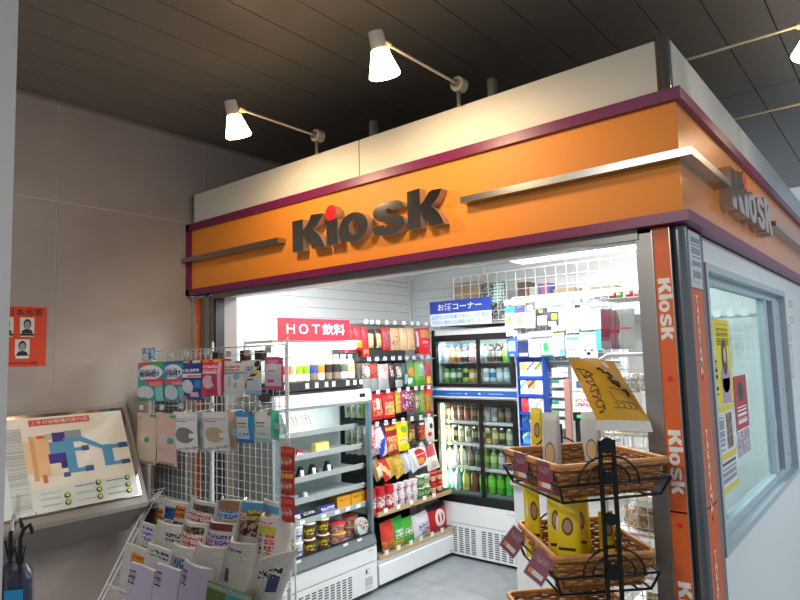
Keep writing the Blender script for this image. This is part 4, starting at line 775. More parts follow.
def bowls(px, look, lid, X=-3.01):
    y, z = on(px, 545, X)
    for l in range(2): cup(.066, .058, '#d9a59a', '~#d98f84,#c2524c,#e8cfc4', lid if l else '#e0b43c', (X, y, zb_+.002+l*.067), f'{look} noodle bowl in the chiller bottom, '+('lower' if l == 0 else 'upper')+' one', 'noodle bowls in the chiller', 'noodle_bowl', 'bowl')
bowls(337, 'pink', '#d2304a'); bowls(350, 'pink and orange', '#e0603a', -3.06)
y, z = on(361, 530, -2.97)
mb = MB().cyl((-2.985, y, .45), (-2.957, y+.004, .455), .062, '#b9bcc0', 22); o = mb.obj('foil_bowl', label='round silver foil noodle dish standing on edge at the chiller right end', cat='bowl')
mb = MB().cyl((-2.9575, y+.004, .455), (-2.953, y+.004, .455), .054, '~#c9ccd0,#2e3033,#e7e8ea,#c98a3a', 20); mb.obj('lid', o)
# ================================================================ SNACK GONDOLA
GY0, GY1 = 3.25, 4.125
g = thing('snack_gondola', 'tall snack shelf unit with black back, hook rows and white kick panel', 'shelf unit')
mb = MB(); mb.box(CX0, -2.95, GY0, GY1, .03, .19, whitem); mb.box(-2.955, -2.93, GY0, GY1+.02, .035, .168, whitem, .006); mb.box(-2.97, -2.94, GY0, GY1+.02, .178, .205, whitem); mb.obj('base', g)
MB().box(-2.9299, -2.929, 4.08, 4.125, .05, .06, '=#e1e4e4,#5a6064').obj('maker_plate', g)
MB().box(-3.40, -3.36, GY0, GY1, .19, 1.86, P('gondola_back', '#1d1c1d', .6)).obj('back_panel', g)
MB().box(-3.362, -3.358, GY0, GY1, 1.56, 1.86, P('gondola_back_top', '#7d8284', .5)).obj('upper_back_panel', g)
for z, xf in ((.518, -2.935), (.232, -2.93)):
    mb = MB(); mb.box(CX0, xf-.012, GY0+.005, GY1, z-.03, z-.02, gray); mb.box(xf-.012, xf, GY0+.005, GY1+.02, z-.03, z, wood); mb.obj('shelf', g)
    MB().box(xf-.0, xf+.0015, GY0+.01, GY1, z-.001, z+.03, clear).obj('shelf_guard', g)
for z, ys_ in ((.505, (3.33, 3.47, 3.62, 3.78, 3.9)), (.222, (3.33, 3.46, 3.6, 3.72, 3.86, 3.99))):
    for y in ys_: MB().box(-2.932, -2.9295, y-.02, y+.02, z, z+.032, tagm).obj('price_tag', g)
def gz(px, py, X=-3.0): p = at(px, py, 0, X); return p.y, p.z
tagrows = [(323, [366, 372, 378, 387, 395, 404, 412, 418, 426]), (358, [369, 377, 385, 393, 400, 407, 414, 422, 428]), (389, [378, 388, 399, 408, 416, 422, 429]), (420, [377, 386, 394, 403, 412, 421, 429]), (443, [421, 430])]
for py, pxs in tagrows:
    yz = [gz(px, py, -2.985) for px in pxs]; zm = sum(q[1] for q in yz)/len(yz)
    MB().cyl((-3.05, GY0+.01, zm-.012), (-3.05, GY1, zm-.012), .004, steel, 6).obj('hook_rail', g)
    for y, _ in yz:
        k = MB(); k.box(-2.987, -2.984, y-.019, y+.019, zm-.016, zm+.016, tagp); k.obj('price_tag', g)
        MB().tube([(-3.36, y, zm-.006), (-3.0, y, zm-.006), (-2.985, y, zm)], .0022, steel, 5).obj('hook', g)
def pr_(*c): return '~'+','.join(c)
BAGS = [  # x0,x1,y0,y1,look,design,roll
 [(347, 356, 326, 352, 'red bag with yellow foot', ['#c7252c', ('r', 0, .15, 1, .42, '#e5b32e'), ('r', .1, .5, .9, .85, pr_('#c7252c', '#e8574a', '#8c1a20'))], 0),
  (356, 364, 326, 350, 'red bag with orange foot', ['#c42530', ('r', 0, .1, 1, .4, '#e9a02e')], 0),
  (364, 370, 327, 357, 'long red narrow bag', ['#c9252d', ('r', .1, .05, .9, .25, '#d98a4a'), ('r', .2, .4, .8, .8, '#a31c24')], 0),
  (369, 376, 329, 350, 'black bag of round biscuits', ['#3c332c', ('r', .12, .05, .88, .78, pr_('#d9b67a', '#b98d52', '#e4cda0'))], 0),
  (377, 383, 329, 350, 'black bag of golden biscuits', ['#2e2a28', ('r', .12, .05, .88, .78, pr_('#d0a468', '#a67a45', '#dfc493'))], 0),
  (384, 392, 328, 350, 'red and white printed bag', ['#c22b35', ('r', .15, .15, .95, .85, pr_('#d9c9c4', '#b8434a', '#5e5a6c'))], 0),
  (392, 402, 328, 350, 'wide tan snack bag', ['#c19c72', ('e', .5, .4, .4, .25, pr_('#a97f58', '#d1b189', '#8d6846'))], 0),
  (402, 409, 328, 350, 'narrow tan snack bag', ['#c4a079', ('r', .3, .1, .7, .8, pr_('#b28d66', '#cfae86'))], 0),
  (409, 416, 328, 350, 'tan snack bag with dark print', ['#bd9a72', ('r', .3, .05, .9, .6, pr_('#5a4a3c', '#a88661', '#c9ab84'))], 0),
  (416, 421, 329, 351, 'thin maroon and grey bag', ['#7a2b34', ('r', .3, .2, .8, .9, '#b9b4bb')], 0),
  (421, 432, 328, 354, 'red bag with tan window', ['#cd1e2b', ('r', .12, .62, .88, .93, pr_('#c79c5e', '#ad8146')), ('r', .2, .4, .7, .5, '#e88a8a')], 0)],
 [(365, 373, 363, 392, 'clear bag with cream crackers', ['#8d9396', ('r', 0, .45, 1, 1, pr_('#cdbba7', '#a89486', '#7a5a50')), ('e', .5, .7, .35, .18, '#e3d1b4')], 0),
  (373, 380, 363, 391, 'clear bag with red snack', ['#8b8f92', ('r', 0, .45, 1, 1, pr_('#a52c24', '#c4503e', '#7a1c1a'))], 0),
  (380, 390, 364, 390, 'clear bag with pale pink snack', ['#9a9fa2', ('r', 0, .42, 1, 1, pr_('#c6a9a3', '#a5877f', '#dcc8c0'))], 0),
  (391, 396, 363, 388, 'dark maroon slim bag', ['#38262a', ('r', .2, .45, .8, .9, pr_('#8e4a4a', '#5b2e32', '#c9b7a8'))], 0),
  (397, 404, 363, 387, 'black bag with grey food window', ['#36383c', ('r', 0, 0, 1, .3, '#a7abae'), ('r', .15, .4, .85, .85, pr_('#b5ac9e', '#6e675f', '#d1c7b8'))], 0),
  (404, 409, 363, 386, 'dark teal bag', ['#2f484a', ('r', .2, .1, .8, .5, '#9aa8a6')], 0),
  (409, 417, 363, 386, 'green bag with orange picture', ['#4f8a3e', ('e', .5, .62, .35, .2, '#cf7a3a'), ('r', 0, .05, .5, .35, '#cdd4cc')], 0),
  (417, 427, 362, 386, 'white and green printed bag', ['#6ca046', ('r', .3, .4, .9, .95, pr_('#dfe4e6', '#9fb3c4', '#5f8a50')), ('r', 0, 0, 1, .25, '#4c8c2e')], 0),
  (427, 432, 362, 386, 'slim red bag with yellow foot', ['#a92830', ('r', .1, .1, .9, .4, '#d6b84a')], 0)],
 [(368, 373, 393, 419, 'green and yellow first bag', ['#7fae3a', ('r', 0, 0, 1, .5, '#d7b65a')], 0),
  (373, 385, 393, 420, 'red bag of peanuts', ['#b8262a', ('r', .12, .15, .8, .75, pr_('#e1c8a8', '#cf9c6e', '#c23a38')), ('r', .35, .4, .6, .8, '#e4d0cf')], .06),
  (385, 396, 392, 418, 'red bag of golden crackers', ['#c42a2c', ('r', .1, .12, .9, .62, pr_('#dca65c', '#e9c583', '#c06a32')), ('r', .1, .72, .9, .86, pr_('#e9b6b0', '#c42a2c'))], 0),
  (398, 403, 391, 413, 'slim yellow bag', ['#c7ad32', ('r', .2, .3, .8, .7, pr_('#8a6a2c', '#d9c464', '#9c3f2c'))], 0),
  (403, 416, 390, 411, 'magenta bag with black fruit picture', ['#b03266', ('r', .1, .1, .9, .9, pr_('#d8689a', '#7c2448', '#3a1c2c', '#e3c6d2'))], 0),
  (416, 422, 391, 412, 'olive and dark bag', ['#5f6846', ('r', .1, .2, .9, .8, pr_('#8a8a6a', '#3c4432', '#b8ab8a'))], 0),
  (422, 427, 391, 412, 'bright green bag', ['#4fae3c', ('r', .3, .2, .9, .8, pr_('#cfd8c8', '#4f9c3c', '#c94a3a'))], 0),
  (427, 434, 389, 413, 'red bag with orange print', ['#cc3026', ('r', .1, .1, .9, .8, pr_('#e39a4a', '#b3261f', '#7c9a3e'))], 0)],
 [(371, 380, 426, 456, 'white bag with pink stripes', ['#dcd6d8', ('s', .5, .6, .8, .2, pr_('#d45a6a', '#eab4b8', '#c23a48')), ('r', 0, 0, 1, .25, pr_('#e6e2dc', '#5a74b4', '#caa27a'))], .18),
  (380, 388, 427, 456, 'blue white and pink bag', ['#d6ccd4', ('s', .5, .5, .9, .25, '#2d4aa8'), ('r', .1, .6, .7, .95, pr_('#d4586a', '#efd0d2'))], .22),
  (388, 399, 424, 454, 'dark red bag with orange snack', ['#992420', ('r', .05, .05, .9, .6, pr_('#d9743a', '#c2442a', '#e8b27a')), ('r', 0, .8, 1, .95, '#c4a02e')], .05),
  (400, 411, 422, 451, 'bright yellow bag', ['#e2d21e', ('e', .5, .75, .28, .12, '#7fa83a'), ('r', .15, .25, .8, .5, pr_('#e2d21e', '#b09a4a', '#efe69a'))], 0),
  (410, 417, 424, 443, 'brown and yellow bag', ['#4b3d26', ('r', .1, .1, .9, .7, pr_('#8a6f3a', '#3a2e1c', '#c9a85a'))], -.1),
  (418, 427, 421, 442, 'black bag with red cup picture', ['#2a211f', ('r', .15, .1, .9, .75, pr_('#b83228', '#d8683a', '#7c1c18')), ('r', .3, .8, .8, .95, '#c8c3bb')], 0),
  (427, 436, 418, 441, 'white bag with red dots', ['#d9d2d0', ('e', .4, .3, .2, .1, '#c0322e'), ('e', .6, .65, .2, .12, '#3a2c2c')], 0)],
 [(376, 384, 458, 480, 'brown and cream tilted pack', ['#94703e', ('r', .3, .1, .9, .6, '#d6c9b4')], .3),
  (384, 393, 456, 480, 'red pack with cream diagonal', ['#bb2a22', ('s', .5, .3, -1, .22, '#dcb87c')], .32),
  (390, 398, 455, 475, 'plain mustard pack', ['#c49a3a', ('r', .3, .1, .7, .8, '#b1852e')], .32),
  (396, 407, 452, 476, 'wide mustard pack', ['#cda13a', ('r', .2, .2, .8, .8, pr_('#cda13a', '#b08a34', '#dab85c'))], .32),
  (405, 413, 452, 472, 'silver grey pack', ['#a8b0b6', ('r', .4, .1, .7, .9, '#cfd5d9')], .25),
  (412, 420, 452, 471, 'white tilted pack', ['#cfd3d6', ('r', .2, .2, .4, .9, '#b4babf')], .25),
  (414, 430, 447, 468, 'white pack with big red circle', ['#e4e2e0', ('e', .5, .5, .42, .40, '#cf2c30'), ('e', .5, .33, .22, .16, '#d99a4a'), ('r', .3, .6, .8, .66, '#e9b4b0')], .1),
  (429, 440, 445, 470, 'white and crimson pack', ['#d8d5d4', ('r', 0, .55, .9, 1, pr_('#b02038', '#c94a5a')), ('r', .3, .1, .9, .35, pr_('#8a6a5a', '#c8b9ac'))], .1)]]
rown = ['top', 'second', 'third', 'fourth', 'lowest']
for r, row in enumerate(BAGS):
    for i, (x0, x1, y0, y1, look, des, roll) in enumerate(row):
        cx = (x0+x1)/2; ya, yb = gz(x0, (y0+y1)/2)[0], gz(x1, (y0+y1)/2)[0]; zt_, zb2 = gz(cx, y0)[1], gz(cx, y1)[1]
        w_ = (yb-ya)*1.03; hh = zt_-zb2
        pouch('snack_bag', w_, hh, .035, des, (-3.02+.004*(i % 3), (ya+yb)/2+roll*hh*.5, zb2), (-.06 if r < 4 else -.2, -roll, PI/2), 'pillow', f'{look} on the {rown[r]} hook row of the snack shelf', 'snack bag', f'snack bags on the {rown[r]} hook row', seed=r*20+i, nx=8, nz=12)
        if r < 4: pouch('snack_bag', w_*.95, hh*.97, .03, [des[0]], (-3.075, (ya+yb)/2+.008, zb2+.004), (-.03, 0, PI/2), 'pillow', f'bag behind the {look}, {rown[r]} row', 'snack bag', f'snack bags on the {rown[r]} hook row', seed=i+9, nx=5, nz=6)
for r, row in enumerate(BAGS[:4]):
    x0, x1, y0, y1, look, des, roll = row[{0: 1, 1: 0, 2: 0, 3: 0}[r]]
    zt_, zb2 = gz((x0+x1)/2, y0)[1], gz((x0+x1)/2, y1)[1]
    for k in range(3):
        pouch('snack_bag', .085, zt_-zb2, .04, [('#c9c08a', '#a85a48', '#c8cbb0', '#d8d2c4')[r], ('r', .1, .2, .9, .8, pr_(('#b5b06a', '#c8836a', '#9fb48a', '#c7a58a')[r], '#e0dccb', '#7c7a5a'))], (-3.13-.06*k, 3.31, zb2), (-.03, 0, PI/2), 'pillow', f'snack bag seen through the chiller end glass, {rown[r]} row, {ORD[k]} behind front', 'snack bag', f'snack bags on the {rown[r]} hook row', seed=r*20+k+300, nx=6, nz=8)
# shelf A cups
def place_cup(px, py_bot, h, r, body, band, lid, look, X, z, cat='cup', name='snack_cup'):
    y = gz(px, py_bot, X)[0]; cup(h, r, body, band, lid, (X, y, z), look, 'cups on the wooden edged snack shelf', name, cat)
zA = .5
for k, (px, look) in enumerate(((371, 'leftmost'), (380, 'second'), (389, 'third'))):
    y = gz(px, 505, -2.99)[0]
    mb = MB().lathe([(0, 0), (.036, 0), (.036, .04), (.036, .12), (.036, .165)], ['#c4222a', '#c4222a', pr_('#c4222a', '#e8d6d2', '#a81820'), '#c4222a'], n=16)
    o = mb.obj('snack_can', None, (-2.99, y, zA), (0, 0, 0), f'tall red snack can, {look} of three on the upper wooden edged shelf', 'can', 'red snack cans'); MB().lathe([(.038, .163), (.038, .172), (.034, .175), (0, .175)], '#b81c24', n=16).obj('lid', o)
for lv in range(2):
    for k, px in enumerate((394, 401, 408, 414)):
        place_cup(px-2*(1-lv)*0, 500, .082, .033, '#e6dfe0', pr_('#c9303c', '#eadfe0', '#c9303c'), '#d8c9cb', f'white cup with red band, {ORD[k]} from left in the {"lower" if lv == 0 else "upper"} layer on the snack shelf', -2.995-.0*lv, zA+.0835*lv)
    for k, px in enumerate((420, 426)):
        place_cup(px, 495, .086, .036, '#3d8a3c' if lv == 0 or k == 0 else '#dcd3b4', pr_('#e2d3a8', '#3d8a3c', '#d8d8d0'), '#d9dccf', f'green and cream cup, {"left" if k == 0 else "right"} one in the {"lower" if lv == 0 else "upper"} layer on the snack shelf', -3.0, zA+.0875*lv)
    for k, px in enumerate((432.5, 439)):
        place_cup(px, 492, .086, .036, '#b9262a', pr_('#dcb878', '#e8d9a8', '#b9262a'), '#c8453a', f'red cup with cream picture, {"left" if k == 0 else "right"} one in the {"lower" if lv == 0 else "upper"} layer on the snack shelf', -3.0, zA+.0875*lv)
for i, (x0, x1, y0, y1, look, des, roll) in enumerate([
    (382, 395, 522, 552, 'orange red snack bag', ['#d2402c', ('r', 0, 0, 1, .35, pr_('#8a6a3a', '#c79a4a', '#b9382a'))], .1),
    (393, 404, 516, 546, 'green snack bag with white letters', ['#3aa53c', ('r', .15, .3, .9, .6, '%#3aa53c,#e8ecdc'), ('r', .1, 0, .9, .25, '#d9b23e')], .12),
    (401, 413, 515, 541, 'green and yellow snack bag', ['#4bab38', ('r', .2, .35, .9, .6, '%#2e7c3a,#f0f0e4'), ('r', .1, 0, .9, .3, pr_('#e3c24a', '#4bab38'))], .1),
    (414, 430, 512, 537, 'white snack bag with violet letters', ['#dcd9de', ('r', .2, .35, .8, .6, '%#dcd9de,#3a3a8c'), ('r', .4, .1, .9, .35, pr_('#c0343c', '#e6c8a8', '#4a3c8a'))], .2),
    (428, 447, 502, 531, 'large red bag with white swirl', ['#b71f26', ('r', 0, .78, 1, 1, '#2a2023'), ('e', .55, .45, .28, .3, '#e9dedc'), ('e', .55, .45, .16, .18, '#b71f26'), ('r', .5, .15, .6, .75, '#e9dedc')], .1)]):
    c, w_, z0, z1 = box_on(x0, x1, y0, y1, 0, -2.98)
    pouch('snack_bag', w_, z1-z0, .06, des, (-2.99, c.y+.02, .215), (-.12, -roll*.4, PI/2), 'pillow', look+' on the bottom shelf of the snack unit', 'snack bag', 'snack bags on the bottom snack shelf', seed=60+i, nx=12, nz=14)
# ================================================================ BEER FRIDGE
FY = 4.15; FL, FR = -3.09, -2.265
fr = thing('drink_fridge', 'tall drink fridge with two pairs of black framed sliding glass doors', 'fridge')
bf = P('fridge_black', '#141516', .35); fin = P('fridge_inside', '#b8c9c2', .5)
mb = MB(); mb.box(FL, FL+.03, FY, BY-.02, .03, 1.80, whitem); mb.box(FR-.045, FR, FY-.002, BY-.02, .03, 1.815, whitem); mb.box(FL, FR, FY, BY-.02, 1.755, 1.80, whitem); mb.box(FL, FR-.045, FY, BY-.02, 1.22, 1.345, whitem)
mb.box(FL, FR-.045, FY, BY-.02, .03, .44, whitem); mb.box(FL, FR, BY-.05, BY-.02, .03, 1.8, fin); mb.box(FL+.03, FL+.034, FY+.03, BY-.05, .44, 1.76, fin); mb.obj('cabinet', fr)
mb = MB(); mb.box(FL, FR-.045, FY-.012, FY, .025, .262, whitem)
for half in (0, 1):
    for c in range(6):
        for r in range(12): x = FL+.04+half*.385+c*.058; z = .045+r*.0165; mb.box(x, x+.038, FY-.0128, FY-.0118, z, z+.008, black)
mb.obj('vent_panel', fr)
mb = MB(); mb.box(FL, FR-.045, FY-.01, FY, .268, .425, whitem); mb.obj('lower_panel', fr); MB().box(-2.44, -2.35, FY-.0105, FY-.01, .385, .395, '=#e1e4e4,#5a6064').obj('maker_plate', fr)
o = MB().box(FL, FR-.045, FY-.014, FY-.002, 1.262, 1.308, P('fridge_blue', '#2a63b4', .4)).obj('blue_band', fr)
mb = MB(); mb.box(FL, FR-.045, FY-.013, FY, 1.308, 1.318, white); mb.box(FL, FR-.045, FY-.013, FY, 1.252, 1.262, white); mb.box(-2.92, -2.80, FY-.0145, FY-.014, 1.28, 1.287, '=#2a63b4,#dfe8f4'); mb.box(-2.55, -2.42, FY-.0145, FY-.014, 1.282, 1.289, '=#2a63b4,#dfe8f4')
mb.prism([(-2.77, 1.278), (-2.745, 1.278), (-2.757, 1.292)], FY-.0148, FY-.014, white); mb.prism([(-2.645, 1.28), (-2.62, 1.28), (-2.632, 1.294)], FY-.0148, FY-.014, white); mb.obj('band_print', o)
def doors(z0, z1, zi0, zi1, nm):
    xm = -2.645
    mb = MB(); frame(mb, FL+.01, FR-.05, FY-.01, FY+.02, z0, z1, .02, bf) if 0 else None
    mb.box(FL+.005, FR-.05, FY-.012, FY+.03, zi1, z1, bf); mb.box(FL+.005, FR-.05, FY-.012, FY+.03, z0, zi0, bf)
    mb.box(FL+.005, FL+.045, FY-.012, FY+.03, zi0, zi1, bf); mb.box(FR-.085, FR-.05, FY-.012, FY+.03, zi0, zi1, bf); mb.obj('door_frame', fr)
    for a, b, y in ((FL+.045, xm+.012, FY+.016), (xm-.012, FR-.085, FY+.002)):
        d = MB(); d.box(a, b, y, y+.004, zi0, zi1, clear); o = d.obj('glass_door', fr)
        k = MB(); k.box(xm-.013 if a > -2.9 else xm-.004, xm+.013 if a > -2.9 else xm+.012, y-.003, y+.008, zi0, zi1, bf); k.obj('stile', o)
doors(1.335, 1.755, 1.362, 1.705, 'upper'); doors(.425, 1.24, .487, 1.21, 'lower')
for z in (1.535, 1.372): MB().box(FL+.035, FR-.06, FY+.05, BY-.06, z-.012, z-.006, P('fridge_shelf', '#aab4b4', .4)).obj('shelf', fr); MB().box(FL+.035, FR-.06, FY+.045, FY+.05, z-.015, z+.018, plastic).obj('shelf_front', fr)
for z in (1.058, .885, .70, .505): MB().box(FL+.035, FR-.06, FY+.05, BY-.06, z-.012, z-.006, P('fridge_shelf', '#aab4b4', .4)).obj('shelf', fr); MB().box(FL+.035, FR-.06, FY+.045, FY+.05, z-.02, z+.005, tagp if z > .6 else gray).obj('shelf_front', fr)
MB().cyl((FL+.055, FY+.045, .52), (FL+.055, FY+.045, 1.19), .011, P('fridge_tube', '#fff3c4', .5, em=7), 10).obj('light_tube', fr, label='warm white fridge light tube')
light_area('fridge_light', (FL+.10, FY+.05, .85), (PI/2, 0, math.radians(-60)), .03, .6, 3, '#fff0cc')
light_area('fridge_light', (-2.68, FY+.06, 1.69), (math.radians(25), 0, 0), .7, .04, 3.5)
def frow(z, h, r, n, fn, x0=FL+.08, x1=FR-.11, y=FY+.09):
    for i in range(n):
        x = x0+(x1-x0)*i/(n-1); fn(i, x, y, z, h*(1+random.uniform(-.04, .04)), r); 
        if i % 1 == 0: fn(-1-i, x, y+.075, z, h, r)
def mk(kind, cols, phrase):
    def f(i, x, y, z, h, r):
        back = i < 0; k = -1-i if back else i; c = cols[k % len(cols)]
        look = f'{c[0]} {"can" if kind == "can" else "bottle"}, {ORD[k]} from left {phrase}' if not back else f'{c[0]} {"can" if kind == "can" else "bottle"} behind the {ORD[k]} one {phrase}'
        if kind == 'can': can(h, r, c[1], c[2], (x, y, z), look, f'{kind}s {phrase}')
        else: bottle(h, r, c[1], c[2], c[3], (x, y, z), look, f'{kind}s {phrase}')
    return f
frow(1.53, .145, .028, 11, mk('bottle', [('clear blue-capped', '#b9c4cc', '#dfe4ea', '#2448b0'), ('amber blue-capped', '#9c6a2c', '#e0d3b0', '#2448b0'), ('brown', '#7a4a2a', '#cfc2ae', '#2a50b8'), ('dark', '#3c2c28', '#c9ccd2', '#24489c'), ('pink', '#a8657a', '#e2d3da', '#dfe4ea'), ('pale', '#c8ccd0', '#e8eaec', '#c9d0d6'), ('grey', '#6a6f74', '#c8cdd2', '#202226'), ('black', '#25201f', '#8f8a84', '#1c1c1e'), ('black wine', '#1c1a1c', '#b5ada2', '#151517'), ('green', '#5fb03a', '#b7d86a', '#d8e26a'), ('dark red', '#521c24', '#3c2428', '#c23030')], 'on the top fridge shelf'))
frow(1.368, .115, .028, 11, mk('can', [('green-topped', '#6aa53e', '#cfd8b8'), ('green and white', '#3f8a44', '#d6dcd2'), ('dark green', '#2c5a34', '#a8b294'), ('lime and black', '#a5b83a', '#2c3028'), ('gold', '#b59a4a', '#dad2b0'), ('yellow', '#c9ae44', '#e2d9a8'), ('white', '#d6dadc', '#9fb0b8'), ('blue', '#b8c4cc', '#3a6ea8'), ('silver', '#b9c0c4', '#dfe4e6'), ('pale blue', '#9fb4c4', '#dfe6ea'), ('black', '#2b2d30', '#6a6e72')], 'on the second fridge shelf'))
frow(1.062, .115, .027, 11, mk('can', [('brown', '#6a4a3a', '#9c8474'), ('grey brown', '#7d6c62', '#aa9a8e'), ('red brown', '#8a4438', '#b08c80'), ('copper', '#7a5040', '#a3503c'), ('maroon', '#5a3030', '#8c7468'), ('pink', '#a8506a', '#c8a4ac'), ('silver', '#a2a6a8', '#c5c8c8'), ('light grey', '#b5b8ba', '#8a8e90')], 'on the third fridge shelf'))
frow(.889, .125, .027, 11, mk('can', [('gold', '#a58c4c', '#cfc6a0'), ('black and gold', '#3c3a30', '#b8a468'), ('silver gold', '#a8a48c', '#dcd8c4'), ('white gold', '#c9c6b4', '#8a8466'), ('black', '#2c2c2c', '#9c947a'), ('blue', '#3a5a94', '#c9ccc4'), ('yellow', '#c4b058', '#6c6444')], 'on the fourth fridge shelf'))
frow(.704, .150, .029, 10, mk('bottle', [('silver', '#a8a898', '#cfcfc4', '#3c3c3a'), ('white', '#c4c4b8', '#e0e0d8', '#d8d8d4'), ('pale', '#b5b8ac', '#dcdccf', '#50504c'), ('brown', '#5a4a36', '#8a7e68', '#2c2a28'), ('dark green', '#3a4a34', '#7c8c6a', '#dcdcd8'), ('green tea', '#5c8a34', '#8fb85a', '#e4e6e0'), ('light green', '#7ea34c', '#b8cc8c', '#e4e6e0'), ('grey', '#8c948c', '#c4ccc4', '#e4e6e0'), ('orange', '#a4583a', '#d8704a', '#e8e8e4'), ('lime', '#6aa83a', '#a8cc5c', '#4fae3a')], 'on the fifth fridge shelf'))
frow(.508, .185, .033, 9, mk('bottle', [('aqua water', '#7fc4bc', '#a8dcd4', '#5cc0c4'), ('clear aqua', '#86b8b0', '#9cc8c0', '#58b4bc'), ('yellow green', '#a4a84c', '#c4c468', '#3c7c3c'), ('brown', '#6a4030', '#7c5840', '#3c8a4a'), ('green tea', '#4f9a34', '#8ccc4c', '#e2e6dc'), ('bright green tea', '#58a838', '#7ccc48', '#e2e6dc'), ('leaf green', '#489c30', '#74c040', '#5ab83c'), ('lime', '#4fb040', '#5fc850', '#3ca0c8'), ('dark tea', '#3c2c24', '#b8a494', '#e2e2de')], 'on the bottom fridge shelf'))
# sign on the fridge
t = thing('liquor_sign', 'blue and white Japanese liquor corner sign standing on the drink fridge', 'sign', None, (0, 0, 0))
a = at(430, 313, 1, 4.08); b = at(491, 311, 1, 4.08); z1 = at(460, 299.5, 1, 4.08).z; zm = at(460, 312.3, 1, 4.08).z; z0 = at(460, 325, 1, 4.08).z
MB().box(a.x, b.x, 4.08, 4.086, zm, z1, P('sign_blue', '#1b3fa6', .4)).obj('blue_panel', t); MB().box(a.x, b.x, 4.08, 4.086, z0, zm, P('sign_white', '#dfe8f0', .4)).obj('white_panel', t)
cx = (a.x+b.x)/2; text('お酒コーナー', (b.x-a.x)*.72, (z1-zm)*.55, white, t, (cx, 4.0795, (z1+zm)/2), bold=.015)
text('20才以上の年齢であることを確認', (b.x-a.x)*.94, (zm-z0)*.34, P('sign_lightblue', '#5b93c4', .5), t, (cx, 4.0795, z0+(zm-z0)*.72), bold=.008); text('できない場合には酒類を販売しません。', (b.x-a.x)*.94, (zm-z0)*.34, P('sign_lightblue', '#5b93c4', .5), t, (cx, 4.0795, z0+(zm-z0)*.28), bold=.008)
MB().box(cx-.2, cx+.2, 4.087, 4.13, z0-.02, z0+.01, clear).obj('stand', t)
# mesh above with boxes behind
MY = 4.22
t = thing('overhead_mesh', 'white wire mesh panel above the fridge and card display', 'mesh panel'); mb = MB(); grid(mb, -2.90, -1.15, 1.86, 2.235, MY, .085, .075, .0018, .004); mb.obj('mesh', t)
for x in (-2.6, -1.9, -1.4): MB().tube([(x, MY, 2.235), (x, MY, IZ)], .003, wire).obj('hanger', t)
mb = MB(); mb.box(-3.05, -1.1, 4.26, BY-.01, 1.835, 1.85, white); mb.obj('storage_shelf', label='white storage shelf behind the wire mesh above the fridge', cat='shelf')
cb = noisy(P('cardboard', '#b09a7c', .7), '#a89070', '#bba588', 8)
for i, (px0, px1, py0, py1, m, look) in enumerate([(453, 481, 282, 324, cb, 'tall cardboard box above the fridge, left of the pile'), (483, 492, 296, 318, '#2a2622', 'dark box behind the mesh above the fridge'), (491, 505, 312, 326, cb, 'small cardboard box at the shelf edge above the fridge'),
    (518, 528, 282, 297, '#6a5244', 'brown box behind the mesh over the card display'), (529, 538, 288, 296, '#c9c2b4', 'low pale box behind the mesh'), (550, 575, 288, 297, cb, 'low wide cardboard box behind the mesh over the cards'), (588, 616, 286, 296, cb, 'low cardboard box at the right end behind the mesh')]):
    Yb = 4.40-.02*(i % 2); c, w_, z0, z1 = box_on(px0, px1, py0, py1, 1, Yb)
    carton('storage_box', w_, z1-1.852 if z1-1.852 > .03 else .05, .14, [m], (c.x, Yb+.07, 1.851), (0, 0, 0), look, 'box', 'boxes on the shelf behind the mesh', 2, 2)
c, w_, z0, z1 = box_on(480, 507, 281, 316, 1, 4.33)
pouch('plastic_bag', w_, z1-1.852, .12, [pr_('#d9dcd8', '#8c9a90', '#3a403c'), ('r', .55, .45, .95, .95, '%#2f9c74,#e4ece6')], (c.x, 4.34, 1.851), (0, 0, 0), 'stand', 'white and green plastic bag between the boxes above the fridge', 'bag', None, 3)
c, w_, z0, z1 = box_on(538, 550, 283, 297, 1, 4.33); carton('storage_box', w_, z1-1.852, .10, ['#5a5a9c', ('r', .1, .1, .9, .5, '#3c4cae'), ('e', .5, .8, .3, .2, '#b05a6c')], (c.x, 4.38, 1.851), (0, 0, 0), 'purple and blue box behind the mesh over the cards', 'box', 'boxes on the shelf behind the mesh')
